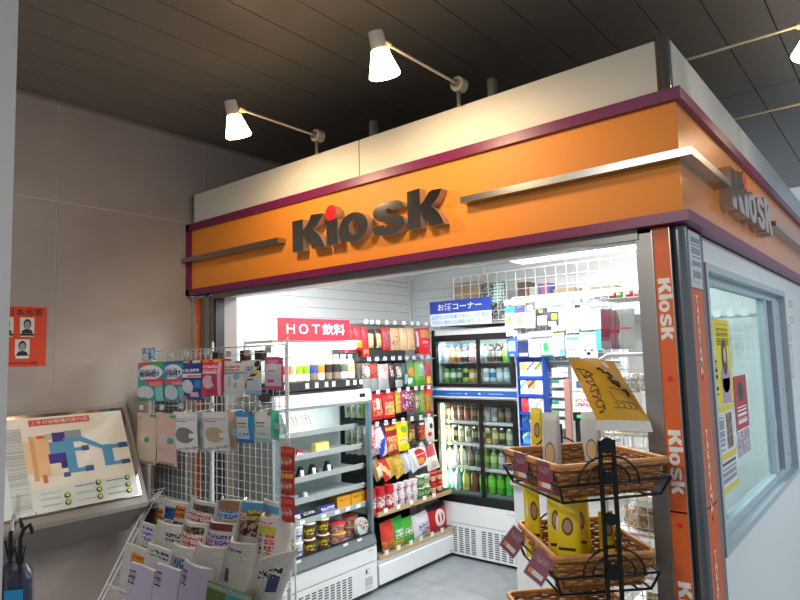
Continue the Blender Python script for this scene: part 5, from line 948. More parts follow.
# ================================================================ CARD DISPLAY
KY = 3.92
cdp = thing('card_display', 'white hook wall crowded with hanging cards and white tags right of the fridge', 'display rack')
mb = MB(); grid(mb, -2.24, -1.42, 1.53, 2.0, KY+.10, .05, .05); mb.box(-2.24, -1.42, KY+.11, KY+.12, 1.50, 2.0, P('display_back', '#8d9397', .5)); mb.obj('back_mesh', cdp); MB().box(-2.24, -1.42, KY+.08, KY+.1, 1.955, 1.985, white).obj('tag_rail', cdp)
for x in (-2.2, -1.44): MB().box(x-.01, x+.01, KY+.105, KY+.125, 0, 1.55, whitem).obj('post', cdp)
CARDS = [[(505, 515, 307, 328, 'teal topped white card with yellow spot', ['#e6e8e8', ('r', 0, .72, 1, 1, '#2ba3ac'), ('e', .45, .4, .25, .22, '#d98a7a'), ('r', .1, .2, .5, .35, '#dcd34a')]),
  (515, 525, 307, 328, 'violet topped white card with hand picture', ['#e4e4ea', ('r', 0, .72, 1, 1, '#4b479c'), ('e', .5, .38, .28, .24, '#c98f7e')]),
  (526, 535, 312, 328, 'white cable card', ['#dfe2e4', ('r', .2, .2, .8, .7, pr_('#b4b9bd', '#6a6f74', '#e6e8ea'))]),
  (536, 547, 309, 326, 'black and white charger card', ['#2d2f33', ('r', .15, .05, .95, .6, '#e2e4e5'), ('r', .3, .8, .6, .95, '#d8cf3e')]),
  (548, 558, 307, 326, 'black card with yellow sticker', ['#3a3c40', ('r', .4, .35, .9, .65, '#e4dc2c'), ('r', 0, 0, .8, .25, '#dfe1e2'), ('r', 0, .75, 1, 1, '#b4b8bb')]),
  (559, 565, 306, 328, 'grey slim card', ['#b9bec2', ('r', .2, .1, .5, .9, '#dfe3e6')]), (565, 574, 304, 329, 'white and light blue toothbrush card', ['#e7ebee', ('r', .2, .1, .4, .7, '#7fb6d8'), ('r', .6, .2, .75, .8, '#a8cfe4')]),
  (574, 582, 303, 328, 'white card with black top', ['#dfe3e6', ('r', .1, .8, .9, .95, '#2b2d31'), ('r', .3, .1, .45, .7, '#7a7f84'), ('r', .6, .1, .7, .6, '#c9aeb0')]),
  (583, 591, 303, 328, 'white razor card with red spots', ['#e2e4e8', ('r', .2, .2, .4, .7, '#9a7a84'), ('r', .6, .2, .8, .7, '#a88a90'), ('r', 0, .85, .8, 1, '#7a8ac8')]),
  (592, 600, 308, 327, 'white card with blue foot', ['#e4e6ec', ('r', .1, 0, .8, .2, '#2c4cb0'), ('r', .1, .4, .9, .7, '#c9a8b8')])],
 [(507, 517, 338, 357, 'blue and grey pouch card', ['#2f5cb4', ('r', .12, .3, .85, .85, '#98a6b8'), ('r', .3, .05, .7, .15, '#aebcd8')]), (518, 529, 341, 358, 'navy handkerchief pack', ['#232c5c', ('r', .1, .1, .9, .3, '#aab0c4')]),
  (529, 540, 339, 357, 'pink dotted handkerchief pack', ['#e6cfcf', ('r', .1, .1, .9, .9, pr_('#e8d2d2', '#d8b0b0', '#ecdede'))]), (541, 553, 338, 356, 'white pack with green shield', ['#e4ebe6', ('e', .4, .5, .22, .28, '#2c9c5c'), ('r', 0, 0, 1, .1, '#2ca060'), ('r', 0, .85, .9, 1, '#b9c48a')]),
  (553, 564, 333, 356, 'pale pack with yellow top and blue corner', ['#e0e3e2', ('r', 0, .85, .9, 1, '#d9d25c'), ('r', .3, .1, .8, .6, '#c4c9cf'), ('r', .6, 0, 1, .3, '#5aa4cc')]), (566, 580, 335, 357, 'white blue topped medicine pack', ['#dfe5ec', ('r', .1, .75, .9, .92, '#4f86c0'), ('r', .1, .3, .8, .4, '#c98a94')]),
  (580, 597, 332, 358, 'white pack with cyan band and dog face', ['#e9eef0', ('r', 0, .86, 1, 1, '#7fd0dc'), ('r', .15, .48, .8, .54, '#6cc8d8'), ('e', .3, .3, .08, .05, '#3c3c3e'), ('e', .7, .3, .08, .05, '#3c3c3e'), ('e', .5, .17, .13, .07, '#2c2c2e')]), (596, 603, 331, 350, 'bright cyan pack', ['#3cc4d8'])]]
for r, row in enumerate(CARDS):
    for i, (x0, x1, y0, y1, look, des) in enumerate(row):
        c, w_, z0, z1 = box_on(x0, x1, y0, y1, 1, KY)
        pouch('hanging_card', w_*1.02, z1-z0, .014, des, (c.x, KY-.002*(i % 3), z0), (-.03, 0, 0), 'flat', f'{look} on the {"upper" if r == 0 else "lower"} row of the card display', 'packet', 'cards hanging right of the fridge', seed=i+r*30, nx=10, nz=12)
        MB().tube([(c.x, KY+.10, z1+.01), (c.x, KY-.01, z1+.004)], .002, steel, 5).obj('hook', cdp)
        for dx in ((-.02, .028) if w_ > .07 else (0,)): MB().box(c.x+dx-.02, c.x+dx+.02, KY-.004, KY-.001, z1+.014, z1+.05, tagm).obj('price_tag', cdp)
# towels on a wire shelf
ws = thing('wire_shelf', 'upper wire shelf with hanging bags near the right post', 'shelf'); SY = 3.0
p0, p1 = at(598, 300, 1, SY), at(640, 297, 1, SY); zs = p0.z
mb = MB()
for k in range(6): mb.tube([(p0.x, SY+.05*k, zs), (p1.x+.12, SY+.05*k, zs)], .003, steel, 5)
for k in range(9): x = p0.x+(p1.x+.12-p0.x)*k/8; mb.tube([(x, SY, zs), (x, SY+.25, zs)], .002, steel, 5)
mb.tube([(p0.x, SY, zs+.03), (p1.x+.12, SY, zs+.03)], .003, steel, 5); mb.obj('wire_tray', ws)
for x in (p0.x+.01, p1.x+.11): MB().box(x-.008, x+.008, SY+.25, SY+.27, 0, zs+.03, whitem).obj('post', ws)
for i, (px0, px1, look, col) in enumerate([(606, 613, 'red', '#c4503c'), (613, 620, 'green', '#6ca85a'), (622, 630, 'red and white', '#cc4a48'), (630, 638, 'pink', '#d8909a')]):
    c, w_, z0, z1 = box_on(px0, px1, 292, 299, 1, SY+.06); pouch('sweet_packet', w_, .05, .05, [col, ('r', .2, .3, .8, .7, '#e6e6e2')], (c.x, SY+.1, zs+.003), (-.3, 0, 0), 'pillow', f'small {look} packet lying on the upper wire shelf by the right post', 'packet', 'packets on the upper wire shelf', i)
for (x0, x1, y0, y1, look, des) in [(600, 611, 309, 349, 'dark red folded bag', ['#8a4c56', ('r', .3, 0, .38, 1, '#74404c'), ('r', 0, .3, 1, .5, '#7c2c38'), ('r', 0, 0, 1, .2, '#8a7f84')]), (609, 620, 310, 349, 'maroon grey folded bag', ['#806068', ('r', .5, 0, .6, 1, '#6c4c56'), ('r', 0, .4, 1, .5, '#93303c')]), (616, 634, 309, 349, 'translucent grey folded bag', ['#9ba29d', ('r', .3, 0, .36, 1, '#8b928e'), ('r', .1, .5, .8, .54, '#b8424c')])]:
    c, w_, z0, z1 = box_on(x0, x1, y0, y1, 1, SY-.03); pouch('carrier_bag', w_, z1-z0, .03, des, (c.x, SY-.03, z0), (.02, .05, 0), 'flat', look+' hanging below the upper wire shelf', 'bag', 'bags hanging from the wire shelf', seed=int(x0))
wm = thing('goods_grid', 'white wire grid with packets at the back right, seen through the side window', 'display rack'); mb = MB(); grid(mb, -1.36, -.70, .9, 2.05, 4.42, .06, .06, .0018, .004); mb.obj('mesh', wm)
MB().box(-1.34, -.72, 4.40, 4.41, 1.78, 1.80, steel).obj('hook_rail', wm)
for k in range(6): MB().box(-1.22+k*.08, -1.18+k*.08, 4.395, 4.398, 1.79, 1.83, tagm).obj('price_tag', wm)
for x in (-1.36, -.70): MB().box(x-.008, x+.008, 4.425, 4.44, 0, 2.05, whitem).obj('post', wm)
for k, (x, z, w_, h_, look, des) in enumerate([(-1.17, 1.58, .12, .17, 'grey packet with pink shape', ['#7f8f90', ('e', .55, .5, .3, .3, '#c4607c')]), (-1.04, 1.60, .10, .16, 'pale lilac packet', ['#c9c4d4', ('r', .2, .3, .8, .6, '#a49cb8')]), (-1.16, 1.36, .13, .15, 'white packet with brown top', ['#d8d8d6', ('r', 0, .7, 1, 1, '#9c7a5c')]), (-1.03, 1.34, .11, .16, 'white and pink packet', ['#dcdcdc', ('r', .1, .2, .9, .5, '#c98a9c')])]):
    pouch('hanging_card', w_, h_, .03, des, (x, 4.385, z), (-.03, 0, 0), 'pillow', f'{look} on the grid behind the side window', 'packet', 'packets on the back right grid', seed=k+200)
# ================================================================ TOBACCO RACK
tb = thing('cigarette_rack', 'blue shelf rack of cigarette packs beside the drink fridge', 'rack'); TY = 3.93
a = at(519, 400, 1, TY); b = at(545.5, 400, 1, TY); zt2 = at(532, 357, 1, TY).z
MB().box(a.x, b.x, TY+.06, TY+.07, .90, zt2, blue).obj('back_panel', tb)
for x in (a.x, b.x-.006): MB().box(x, x+.006, TY-.01, TY+.06, .90, zt2, blue).obj('side_panel', tb)
rows_y = [(376, 362), (394, 380), (412, 398), (428, 415), (444, 431)]
cols3 = [[('white pack with yellow swoosh', '#dfe0da', '#b9a63a', '#c4a582'), ('white pack with violet swoosh', '#e2e2e2', '#6a2c6c', '#dcdcdc'), ('white pack with green swoosh', '#e0e2de', '#2f8c4a', '#c4a582')],
         [('white pack with blue swoosh', '#e4e6e8', '#4fa0cc', '#e0e2e4'), ('tan pack with brown swoosh', '#dcd8d0', '#4a2c20', '#c09a70'), ('plain white pack', '#e4e6e8', '#d4d8da', '#e4e6e8')],
         [('red pack', '#cc3344', '#cc3344', '#d85060'), ('white pack', '#dfe2e4', '#c4c9cc', '#e6e8ea'), ('white pack with grey stripe', '#dfe2e4', '#9aa0a6', '#e6e8ea')],
         [('navy pack', '#2c5490', '#3c6cac', '#24467c'), ('blue pack', '#3a78b4', '#cfdce8', '#2c5c94'), ('pale blue pack', '#7fa8cc', '#dfe8ee', '#5a8cb8')],
         [('light blue pack', '#4f9cc8', '#c9dce8', '#3c84b4'), ('white blue pack', '#cfdce4', '#6ca4c8', '#dfe6ea'), ('sky blue pack', '#64aed4', '#dfe8ee', '#4c98c4')]]
for r, (yb_, yt_) in enumerate(rows_y):
    zb3 = at(532, yb_, 1, TY).z; zt3 = at(532, yt_, 1, TY).z
    MB().box(a.x+.006, b.x-.006, TY-.015, TY+.06, zb3-.022, zb3-.001, blue).obj('shelf', tb)
    for i in range(3):
        lk, c0, c1, c2 = cols3[r][i]; w_ = (b.x-a.x-.03)/3*.92; x = a.x+.018+(i+.5)*(b.x-a.x-.03)/3
        carton('cigarette_pack', w_, zt3-zb3, .022, [c0, ('r', 0, .4, 1, 1, c2), ('s', .5, .7, .5, .09, c1)], (x, TY+.005, zb3), (0, 0, 0), f'{lk} on the {ORD[r]} shelf of the blue rack, {("left", "middle", "right")[i]} place', 'cigarette pack', 'cigarette packs in the blue rack')
# grey column + second rack
p = at(549, 400, 1, 4.05); MB().box(p.x-.05, p.x+.05, 4.05, 4.10, 0, 1.56, P('grey_column', '#8b9194', .5)).obj('support_column', label='grey metal column between the blue rack and the white pack rack', cat='column')
MB().box(p.x-.05, p.x+.05, 4.045, 4.049, 1.22, 1.30, blue).obj('blue_label', bpy.data.objects['support_column'])
t2 = thing('pack_rack', 'narrow rack of white packs with a reddish brown rod beside it', 'rack'); QY = 3.75
a = at(552, 420, 1, QY); b = at(564, 420, 1, QY); MB().box(a.x-.01, b.x+.01, QY+.05, QY+.06, .9, 1.49, gray).obj('back_panel', t2)
MB().box(at(565.5, 420, 1, QY-.02).x, at(571, 420, 1, QY-.02).x, QY-.02, QY, .85, at(566, 379, 1, QY).z, P('rod_brown', '#a9786c', .5)).obj('rod', t2)
for i, (yt_, yb_, col) in enumerate([(368, 372.5, '#d9dcc4'), (373.5, 377, '#d4dfd8'), (380, 387, '#3c7a5c'), (391, 397, '#d6dadc'), (401, 408, '#2f8a6c'), (411, 416, '#4fa05c'), (420, 428, '#cfd4d6')]):
    c, w_, z0, z1 = box_on(552, 564.5, yt_, yb_, 1, QY)
    carton('flat_pack', w_, z1-z0, .05, ['#dfe2e2', ('r', .05, .55, .6, 1, col)], (c.x, QY+.025, z0), (0, 0, 0), f'white flat pack, {ORD[i]} from the top of the narrow rack', 'box', 'white packs in the narrow rack', 5, 4)
    MB().box(a.x-.01, b.x+.01, QY, QY+.05, z0-.006, z0-.001, gray).obj('shelf', t2)
# ================================================================ COUNTER + REGISTER
t = thing('counter', 'white sales counter with pale wood top behind the wicker baskets', 'counter'); KX0, KX1, KYf = -2.10, -.95, 3.50
kx0 = at(516, 545, 1, KYf).x; ktop = .80
MB().box(kx0, KX1, KYf, KYf+.02, .0, ktop-.03, P('counter_white', '#dadcda', .4)).obj('front_panel', t); MB().box(kx0, kx0+.02, KYf+.02, 3.88, .0, ktop-.03, P('counter_white', '#dadcda', .4)).obj('side_panel', t)
MB().box(kx0-.01, KX1, KYf-.02, 3.88, ktop-.03, ktop, P('counter_top', '#cdb9a0', .4)).obj('counter_top', t)
MB().box(kx0, KX1, KYf-.012, KYf, 0, .06, P('kick_wood', '#c6b49c', .5)).obj('kick_board', t)
t = thing('cash_register', 'white register with red printed screen and green customer display behind the yellow sheet', 'cash register'); ry = 3.6
def rb(nm, x0, x1, y0, y1, m, dy=0, th=.03, lab=None):
    c, w_, z0, z1 = box_on(x0, x1, y0, y1, 1, ry+dy); return MB().box(c.x-w_/2, c.x+w_/2, ry+dy, ry+dy+th, z0, z1, m).obj(nm, t, label=lab)
rb('upper_box', 572, 590, 364, 391, white, .02, .12); rb('badge', 576, 581, 381, 388, '#4a567c', .018, .001)
rb('screen', 573, 597, 393, 412, P('screen_white', '#e2e4e6', .4), 0, .05); rb('screen_print', 575, 594, 399, 407, '%#e2e4e6,#cc3c40', -.002, .001)
rb('customer_display', 573, 589, 413, 421, black, .0, .05); rb('green_digits', 577, 586, 415, 418, P('green_led', '#2fae5c', .5, em=1.2), -.002, .001)
rb('stand', 576, 580, 421, 455, black, .02, .02); rb('cash_drawer', 570, 604, 452, 478, gray, .02, .25)
c = at(586, 440, 1, ry); MB().box(c.x-.12, c.x+.14, ry+.02, ry+.27, ktop, ktop+.08, gray).obj('drawer_base', t)
c, w_, z0, z1 = box_on(590, 606, 412, 440, 1, 3.3); o = MB().box(c.x-w_/2, c.x+w_/2, 3.5, 3.502, z0-.05, z1, '%#e2e3e4,#5c5558').obj('paper_card', None, label='white printed card with black marks behind the silver packet', cat='card')
MB().box(c.x-.01, c.x+.01, 3.503, 3.51, ktop, z0, clear).obj('stand', o)
# ================================================================ BREAD RACK (white wire, by the right post)
BRY = 2.55
t = thing('bread_rack', 'white wire bread rack with rounded corner behind the steel post', 'rack')
xl = at(600, 400, 1, BRY).x; xr = -.74; zt4 = at(620, 355, 1, BRY).z
mb = MB(); mb.tube([(xl, BRY, .03), (xl, BRY, zt4-.05), (xl+.012, BRY, zt4-.018), (xl+.045, BRY, zt4), (xr, BRY, zt4)], .009, wire, 8); mb.obj('frame_tube', t)
mb = MB(); grid(mb, xl+.01, xr, .05, zt4-.06, BRY, .042, .052, .0014, .002); mb.obj('front_mesh', t)
mb = MB(); mb.tube([(xl, BRY+.35, .03), (xl, BRY+.35, zt4)], .008, wire, 8); mb.tube([(xr, BRY+.35, .03), (xr, BRY+.35, zt4)], .008, wire, 8); grid(mb, BRY+.01, BRY+.35, .05, zt4-.06, xl, .06, .06, .0014, .002, wire, 'y'); mb.obj('side_mesh', t)
bs = [1.42, 1.255, 1.03, .86, .70, .52]
for z in bs: mb = MB(); mb.box(xl+.012, xr, BRY+.012, BRY+.34, z-.012, z, white); mb.obj('shelf', t)
for i, (px0, px1, py0, py1, z, look, des) in enumerate([
    (600, 640, 370, 400, bs[0], 'clear wrapped pale bread loaf behind the mesh', [pr_('#c9cac6', '#a8aaa8', '#8a8784', '#e4e4e2')]), (617, 643, 385, 400, bs[0], 'clear wrapped bread with a red label', [pr_('#c2beb8', '#9c9894', '#dedddb'), ('r', .3, .5, .6, .8, '#b03c48')]),
    (608, 648, 421, 436, bs[1], 'long bread packet with green and pink labels', [pr_('#d4c4a8', '#b49c7c', '#e4dccb'), ('r', .52, .45, .68, 1, '#7cc43c'), ('r', .1, .5, .3, .9, '#d8688a')]),
    (618, 648, 484, 504, bs[2], 'sandwich packet with red edge', [pr_('#c8a890', '#a87c68', '#e2d8cc'), ('r', .1, 0, 1, .22, '#b03248')]), (628, 656, 486, 502, bs[2], 'round bun packet beside the sandwich packet', [pr_('#b48c6c', '#8c5c48', '#d4c0ac')]),
    (619, 650, 515, 536, bs[3], 'brown bread packet on the lower bread shelf', [pr_('#b88c5c', '#7c5438', '#dcc8a4')]), (632, 658, 517, 537, bs[3], 'dark brown bread packet on the lower bread shelf', [pr_('#6c4c38', '#8c6c50', '#c0a888')]),
    (612, 652, 568, 584, bs[4], 'orange red bread packet low in the bread rack', [pr_('#b0482c', '#c8683c', '#e0c8b0')]), (645, 662, 590, 606, bs[5]+.02, 'gold foil packet at the bottom of the bread rack', [pr_('#b09440', '#7c6428', '#d8c484')])]):
    c, w_, z0, z1 = box_on(px0, px1, py0, py1, 1, BRY+.06); w_ = min(w_, .16)
    pouch('bread_packet', w_, .075, .07, des, (min(c.x, xr-.07), BRY+.07+.055*(i % 2), z+.002), (-.15, 0, 0), 'pillow', look, 'bread packet', 'wrapped bread in the wire rack', seed=i+80, nx=12, nz=8)
# ================================================================ WICKER BASKET STAND
wick = noisy(P('wicker', '#a9713a', .55), '#8a5526', '#c08a4c', 60); wick_d = noisy(P('wicker_dark', '#7a4a22', .6), '#6a3d1a', '#96602e', 60)
def Rz(a): return Matrix.Rotation(a, 4, 'Z')
def basket(center, ang, W, D, H, zr, label):
    t = thing('wicker_basket', label, 'basket', 'wicker baskets on the black stand', (center[0], center[1], zr-H), ang)
    def rect(s, z, n=96, wob=0, ph=0, e=0):
        w, d = W/2*s+e, D/2*s+e; P_ = 2*(2*w+2*d); out = []; r = .02
        for i in range(n):
            q = P_*i/n
            if q < 2*w: x, y, nx_, ny_ = -w+q, -d, 0, -1
            elif q < 2*w+2*d: x, y, nx_, ny_ = w, -d+(q-2*w), 1, 0
            elif q < 4*w+2*d: x, y, nx_, ny_ = w-(q-2*w-2*d), d, 0, 1
            else: x, y, nx_, ny_ = -w, d-(q-4*w-2*d), -1, 0
            k = wob*(1 if (i//2+ph) % 2 else -1); out.append((x+nx_*k, y+ny_*k, z))
        return out
    mb = MB(); n = 11
    for j in range(n):
        f = j/(n-1); mb.tube(rect(.80+.18*f, .006+(H-.018)*f, 96, .0026, j), .0048, wick if j % 3 else wick_d, 5, True)
    for i in range(0, 96, 4):
        a, b = rect(.80, 0)[i], rect(.98, H)[i]; mb.tube([a, b], .003, wick_d, 4)
    mb.obj('woven_side', t)
    mb = MB(); mb.box(-W*.40, W*.40, -D*.40, D*.40, 0, .006, wick); 
    for k in range(14): x = -W*.39+W*.78*k/13; mb.box(x-.004, x+.004, -D*.4, D*.4, .006, .009, wick_d)
    mb.obj('bottom', t)
    mb = MB(); mb.tube(rect(1.0, H-.003, 48), .0075, P('wicker_rim', '#c08448', .5), 8, True); mb.tube(rect(1.0, H-.012, 48, .002), .006, wick, 6, True); mb.obj('rim', t)
    return t, rect
def basket_frame(center, ang, W, D, H, zr, parent):
    o = MB(); w, d = W/2, D/2
    for s, z in ((.96, zr-H*.55), (.84, zr-H-.006)):
        o.tube([(-w*s-.012, -d*s-.012, z), (w*s+.012, -d*s-.012, z), (w*s+.012, d*s+.012, z), (-w*s-.012, d*s+.012, z)], .0045, blackm, 6, True)
    for x, y in ((-1, -1), (1, -1), (1, 1), (-1, 1)): o.tube([(x*(w*.96+.012), y*(d*.96+.012), zr-H*.55), (x*(w*.84+.012), y*(d*.84+.012), zr-H-.006)], .0045, blackm, 6)
    for x in (-.33, .33): o.tube([(x*W, -d*.84-.012, zr-H-.006), (x*W, d*.84+.012, zr-H-.006)], .0035, blackm, 6)
    o.obj('cradle', parent, (center[0], center[1], 0), (0, 0, ang))
B1 = dict(center=(-.905, 1.935), ang=math.radians(54), W=.385, D=.385, H=.105, zr=1.262)
B2 = dict(center=(-.915, 2.02), ang=math.radians(44.5), W=.325, D=.415, H=.11, zr=.985)
B3 = dict(center=(-.915, 1.99), ang=math.radians(46), W=.37, D=.40, H=.10, zr=.745)
# front edge (near -y local) joins F and R corners
def corner_fit(F_, R_, L_, B):
    f = at(*F_, 2, B['zr']); r_ = at(*R_, 2, B['zr']); l = at(*L_, 2, B['zr'])
    u = Vector((r_.x-f.x, r_.y-f.y, 0)); v = Vector((l.x-f.x, l.y-f.y, 0)); a1 = math.atan2(u.y, u.x); a2 = math.atan2(v.y, v.x)-PI/2; a = (a1+a2)/2
    B['W'], B['D'], B['ang'] = u.length, v.length, a; c = f+(u+v)/2; B['center'] = (c.x, c.y)
corner_fit((556, 468), (657, 457), (513, 449), B1); corner_fit((560, 556), (662, 552), (514, 521), B2)
stand = thing('basket_stand', 'black iron display stand carrying three wicker baskets at the shop entrance', 'display stand')
ba, _ = basket(label='upper wicker basket holding silver and yellow packets', **B1); bb, _ = basket(label='middle wicker basket full of yellow packets', **B2); bc, _ = basket(label='lowest wicker basket, cut off by the picture bottom', **B3)
for B in (B1, B2, B3): basket_frame(parent=stand, **B)
angm = B2['ang']; ux, uy = math.cos(angm), math.sin(angm); vx_, vy_ = -uy, ux
pp = at(611, 520, 2, 1.05)      # the near double post seen in front of the baskets
off = (pp.x-B2['center'][0])*(-vx_)+(pp.y-B2['center'][1])*(-vy_)
# posts stand at the middle of the near and far basket faces
dn = max(B1['D'], B2['D'])/2+.022
for sgn, nm in ((-1, 'front_post'), (1, 'back_post')):
    bx_, by_ = (B2['center'][0]+B1['center'][0])/2+sgn*vx_*dn, (B2['center'][1]+B1['center'][1])/2+sgn*vy_*dn
    mb = MB(); mb.T = Matrix.Translation((bx_, by_, 0)) @ Rz(angm)
    for x in (-.021, .021): mb.box(x-.006, x+.006, -.004, .004, 0, 1.33, blackm)
    for z in (1.315, 1.22, 1.10, .95, .80, .3): mb.cyl((0, -.008, z), (0, .008, z), .024 if z in (1.315, .95) else .018, blackm, 14)
    for zc in (1.21, .945):
        for rr in (.075, .052): mb.tube([(rr*1.25*math.cos(a), -.006, zc+rr*math.sin(a)) for a in [math.radians(-8+196*i/16) for i in range(17)]], .0035, blackm, 6)
    mb.tube([(-.16, 0, .012), (.16, 0, .012)], .01, blackm, 8); mb.obj(nm, stand)
# price cards on the basket edge (left rim between corner F and L)
cm = P('price_maroon', '#8c4258', .4)
def price_card(px0, px1, py0, py1, B, roll, label, yaw=-.35):
    f = .5; c = at((px0+px1)/2, (py0+py1)/2, 2, B['zr']-.06); a = B['ang']-PI/2
    # plane of the left face: passes through L-F edge
    L0 = Vector((B['center'][0], B['center'][1], 0))+Vector((-math.cos(B['ang']), -math.sin(B['ang']), 0))*(B['W']/2+.012)
    nrm = Vector((math.cos(B['ang']), math.sin(B['ang']), 0)); rr = R @ Vector(((px0+px1)/2-400, -((py0+py1)/2-300), -F)); k = (L0-CAM).dot(nrm)/rr.dot(nrm); c = CAM+rr*k
    o = MB().box(-.034, .034, -.001, .001, -.045, .045, cm).obj('price_card', None, c-Vector((.005, .02, 0))*(yaw > -.3), (-.25*(yaw > -.3), roll, yaw), label, 'price card', 'maroon price cards on the baskets')
    mb = MB(); frame_ = mb; mb.box(-.024, .02, -.0016, -.001, .012, .030, '=#7c3a4c,#c9a8b0'); mb.box(-.026, .026, -.0016, -.001, -.032, -.017, '#e6dccf'); mb.box(-.026, -.012, -.0018, -.001, -.032, -.017, '#d89048'); mb.obj('print_block', o)
    MB().box(-.037, .037, -.0022, .0022, -.048, .048, plastic).obj('clear_holder', o)
price_card(515, 527, 454, 480, B1, .04, 'upright maroon price card at the left of the upper wicker basket'); price_card(538, 552, 464, 490, B1, .05, 'upright maroon price card nearer the front corner of the upper basket')
price_card(505, 530, 528, 553, B2, .62, 'tilted maroon price card at the left of the middle wicker basket', 0); price_card(532, 556, 548, 583, B2, .5, 'tilted maroon price card near the front corner of the middle basket', 0)
# packets in the baskets
YB = ['#ecd020', ('r', 0, .9, 1, 1, '#f0dc48'), ('e', .55, .62, .24, .13, '#6a4a34'), ('e', .55, .62, .17, .09, '#b08a68'), ('r', .2, .28, .85, .32, '#3a3620'), ('r', .08, .55, .18, .75, '#e9e6d0')]
SB = ['#b9c2c6', ('r', 0, .88, 1, 1, '#c9d0d2'), ('e', .5, .36, .28, .18, '#5a4c3c'), ('e', .5, .36, .24, .155, '#c9ab7c'), ('r', .15, .12, .85, .17, '#3c4246'), ('r', .15, .05, .9, .09, '#6a7074')]
def bag_in(B, H, px0, px1, py0, py1, des, look, yaw, nm='food_packet', d=.05, seed=0, push=0., hh=None):
    z0 = B['zr']-H+.010; cx = (px0+px1)/2
    # keep base on the basket bottom along the view ray of its foot
    lo = at(cx, py1, 2, z0); dist = (lo-CAM).length
    c = Vector((lo.x, lo.y, z0)); top = at(cx, py0, 1, c.y)
    fwd = Vector((-R[0][2], -R[1][2], 0)); depth = (c-CAM).dot(-Vector((R[0][2], R[1][2], R[2][2])))
    w_ = (px1-px0)*depth/F; h_ = (top.z-z0) if hh is None else hh
    return pouch(nm, w_, h_, d, des, c, (-.03, 0, yaw), 'stand', look, 'food packet', 'standing food packets in the baskets', seed=seed, nx=22, nz=34)
bag_in(B1, .105, 532, 545, 408, 466, YB, 'yellow packet standing at the left in the upper wicker basket', .35, seed=1)
bag_in(B1, .105, 543, 563, 413, 476, SB, 'silver packet with oval window at the front of the upper basket', .12, seed=2, d=.055)
bag_in(B1, .105, 583, 603, 412, 470, SB, 'silver packet with oval window at the right of the upper basket', .35, seed=3, d=.055)
bag_in(B2, .11, 526, 543, 483, 556, YB, 'yellow packet with round window standing alone at the left of the middle basket', .75, seed=4)
bag_in(B2, .11, 549, 566, 491, 566, YB, 'yellow packet half hidden behind the front one in the middle basket', .3, seed=5)
bag_in(B2, .11, 556, 583, 500, 568, YB, 'front yellow packet with round brown window in the middle basket', .15, seed=6, d=.06)
bag_in(B2, .11, 574, 590, 496, 560, YB, 'yellow packet behind the front one, toward the middle of the middle basket', .5, seed=7)
bag_in(B2, .11, 563, 592, 494, 550, YB, 'yellow packet at the back of the middle basket', .6, seed=8)
bag_in(B2, .11, 600, 617, 512, 558, YB, 'yellow packet behind the black post in the middle basket', .7, seed=9)
p = at(574, 600, 2, .70); o = pouch('food_packet', .10, .07, .07, [pr_('#5a5650', '#a8a49c', '#3c3430')], (p.x, p.y+.05, .66), (-.3, 0, .6), 'pillow', 'dark clear packet just showing in the lowest basket', 'food packet', 'standing food packets in the baskets', seed=10)
# ================================================================ MUSTARD SHEET
Pc = [((568, 359), 2.02), ((613, 361), 2.12), ((650, 421), 2.06), ((597, 420), 1.94)]
tl, tr, br_, bl = [at(*p, 1, y) for p, y in Pc]
mb = MB(); nx, nz = 16, 18; vs = []
ns_ = ((tr-tl).cross(bl-tl)).normalized()
if ns_.dot(CAM-(tl+br_)/2) < 0: ns_ = -ns_
for j in range(nz+1):
    for i in range(nx+1):
        u, v = i/nx, j/nz; p = (tl*(1-u)+tr*u)*(1-v)+(bl*(1-u)+br_*u)*v
        vs.append(p+ns_*(.03*math.sin(PI*u)*math.sin(PI*(v*.9+.05))*(1 if v < .6 else .8)))
def blob(cu, cv, ru, rv, ang=0):
    def f(u, v):
        a, b = (u-cu), (v-cv); c, s = math.cos(ang), math.sin(ang); return ((a*c+b*s)/ru)**2+((-a*s+b*c)/rv)**2 <= 1
    return f
fs = []; ms = []
sheet_m = P('mustard_sheet', '#cb9826', .5); ink = P('sheet_ink', '#2c2418', .55); sw = P('sheet_white', '#d8d8d4', .5)
for j in range(nz):
    for i in range(nx): fs.append([j*(nx+1)+i, (j+1)*(nx+1)+i, (j+1)*(nx+1)+i+1, j*(nx+1)+i+1]); ms.append(sheet_m)
t = MB().add(vs, fs, ms, True).add([p+ns_*-.0012 for p in vs], [f[::-1] for f in fs], '#d9d4c4', True)
t = t.obj('printed_sheet', None, label='curved mustard yellow sheet with black brush writing above the upper basket', cat='sheet')
def sp(u, v, h=.0012):
    p = (tl*(1-u)+tr*u)*(1-v)+(bl*(1-u)+br_*u)*v; return p+ns_*(.03*math.sin(PI*u)*math.sin(PI*(v*.9+.05))*(1 if v < .6 else .8))
vd = (CAM-sp(.5, .5)).normalized(); sg = 1 if vd.dot(ns_) > 0 else -1
mb = MB()
def stroke(pts, r):
    dense = []
    for a, b in zip(pts, pts[1:]):
        for k in range(4): dense.append((a[0]+(b[0]-a[0])*k/4, a[1]+(b[1]-a[1])*k/4))
    dense.append(pts[-1]); mb.tube([sp(u, v)+ns_*sg*.001 for u, v in dense], r, ink, 5)
stroke([(.18+.07*math.sin(k*.42), .24+.0075*k+.03*math.cos(k*.6)) for k in range(90)], .0012)   # brush writing down the left side
stroke([(.24+.03*math.sin(k*2.9), .30+.05*k) for k in range(12)], .0009)
stroke([(.06, .18), (.20, .22), (.30, .32), (.14, .36), (.10, .22)], .0018)
for (u, v, a) in ((.50, .25, .5), (.62, .33, .2), (.66, .48, -.3), (.80, .60, .6)):
    stroke([(u-.05, v-.03), (u, v-.045), (u+.04, v+.01), (u+.02, v+.05)], .0045 if u < .85 else .003)
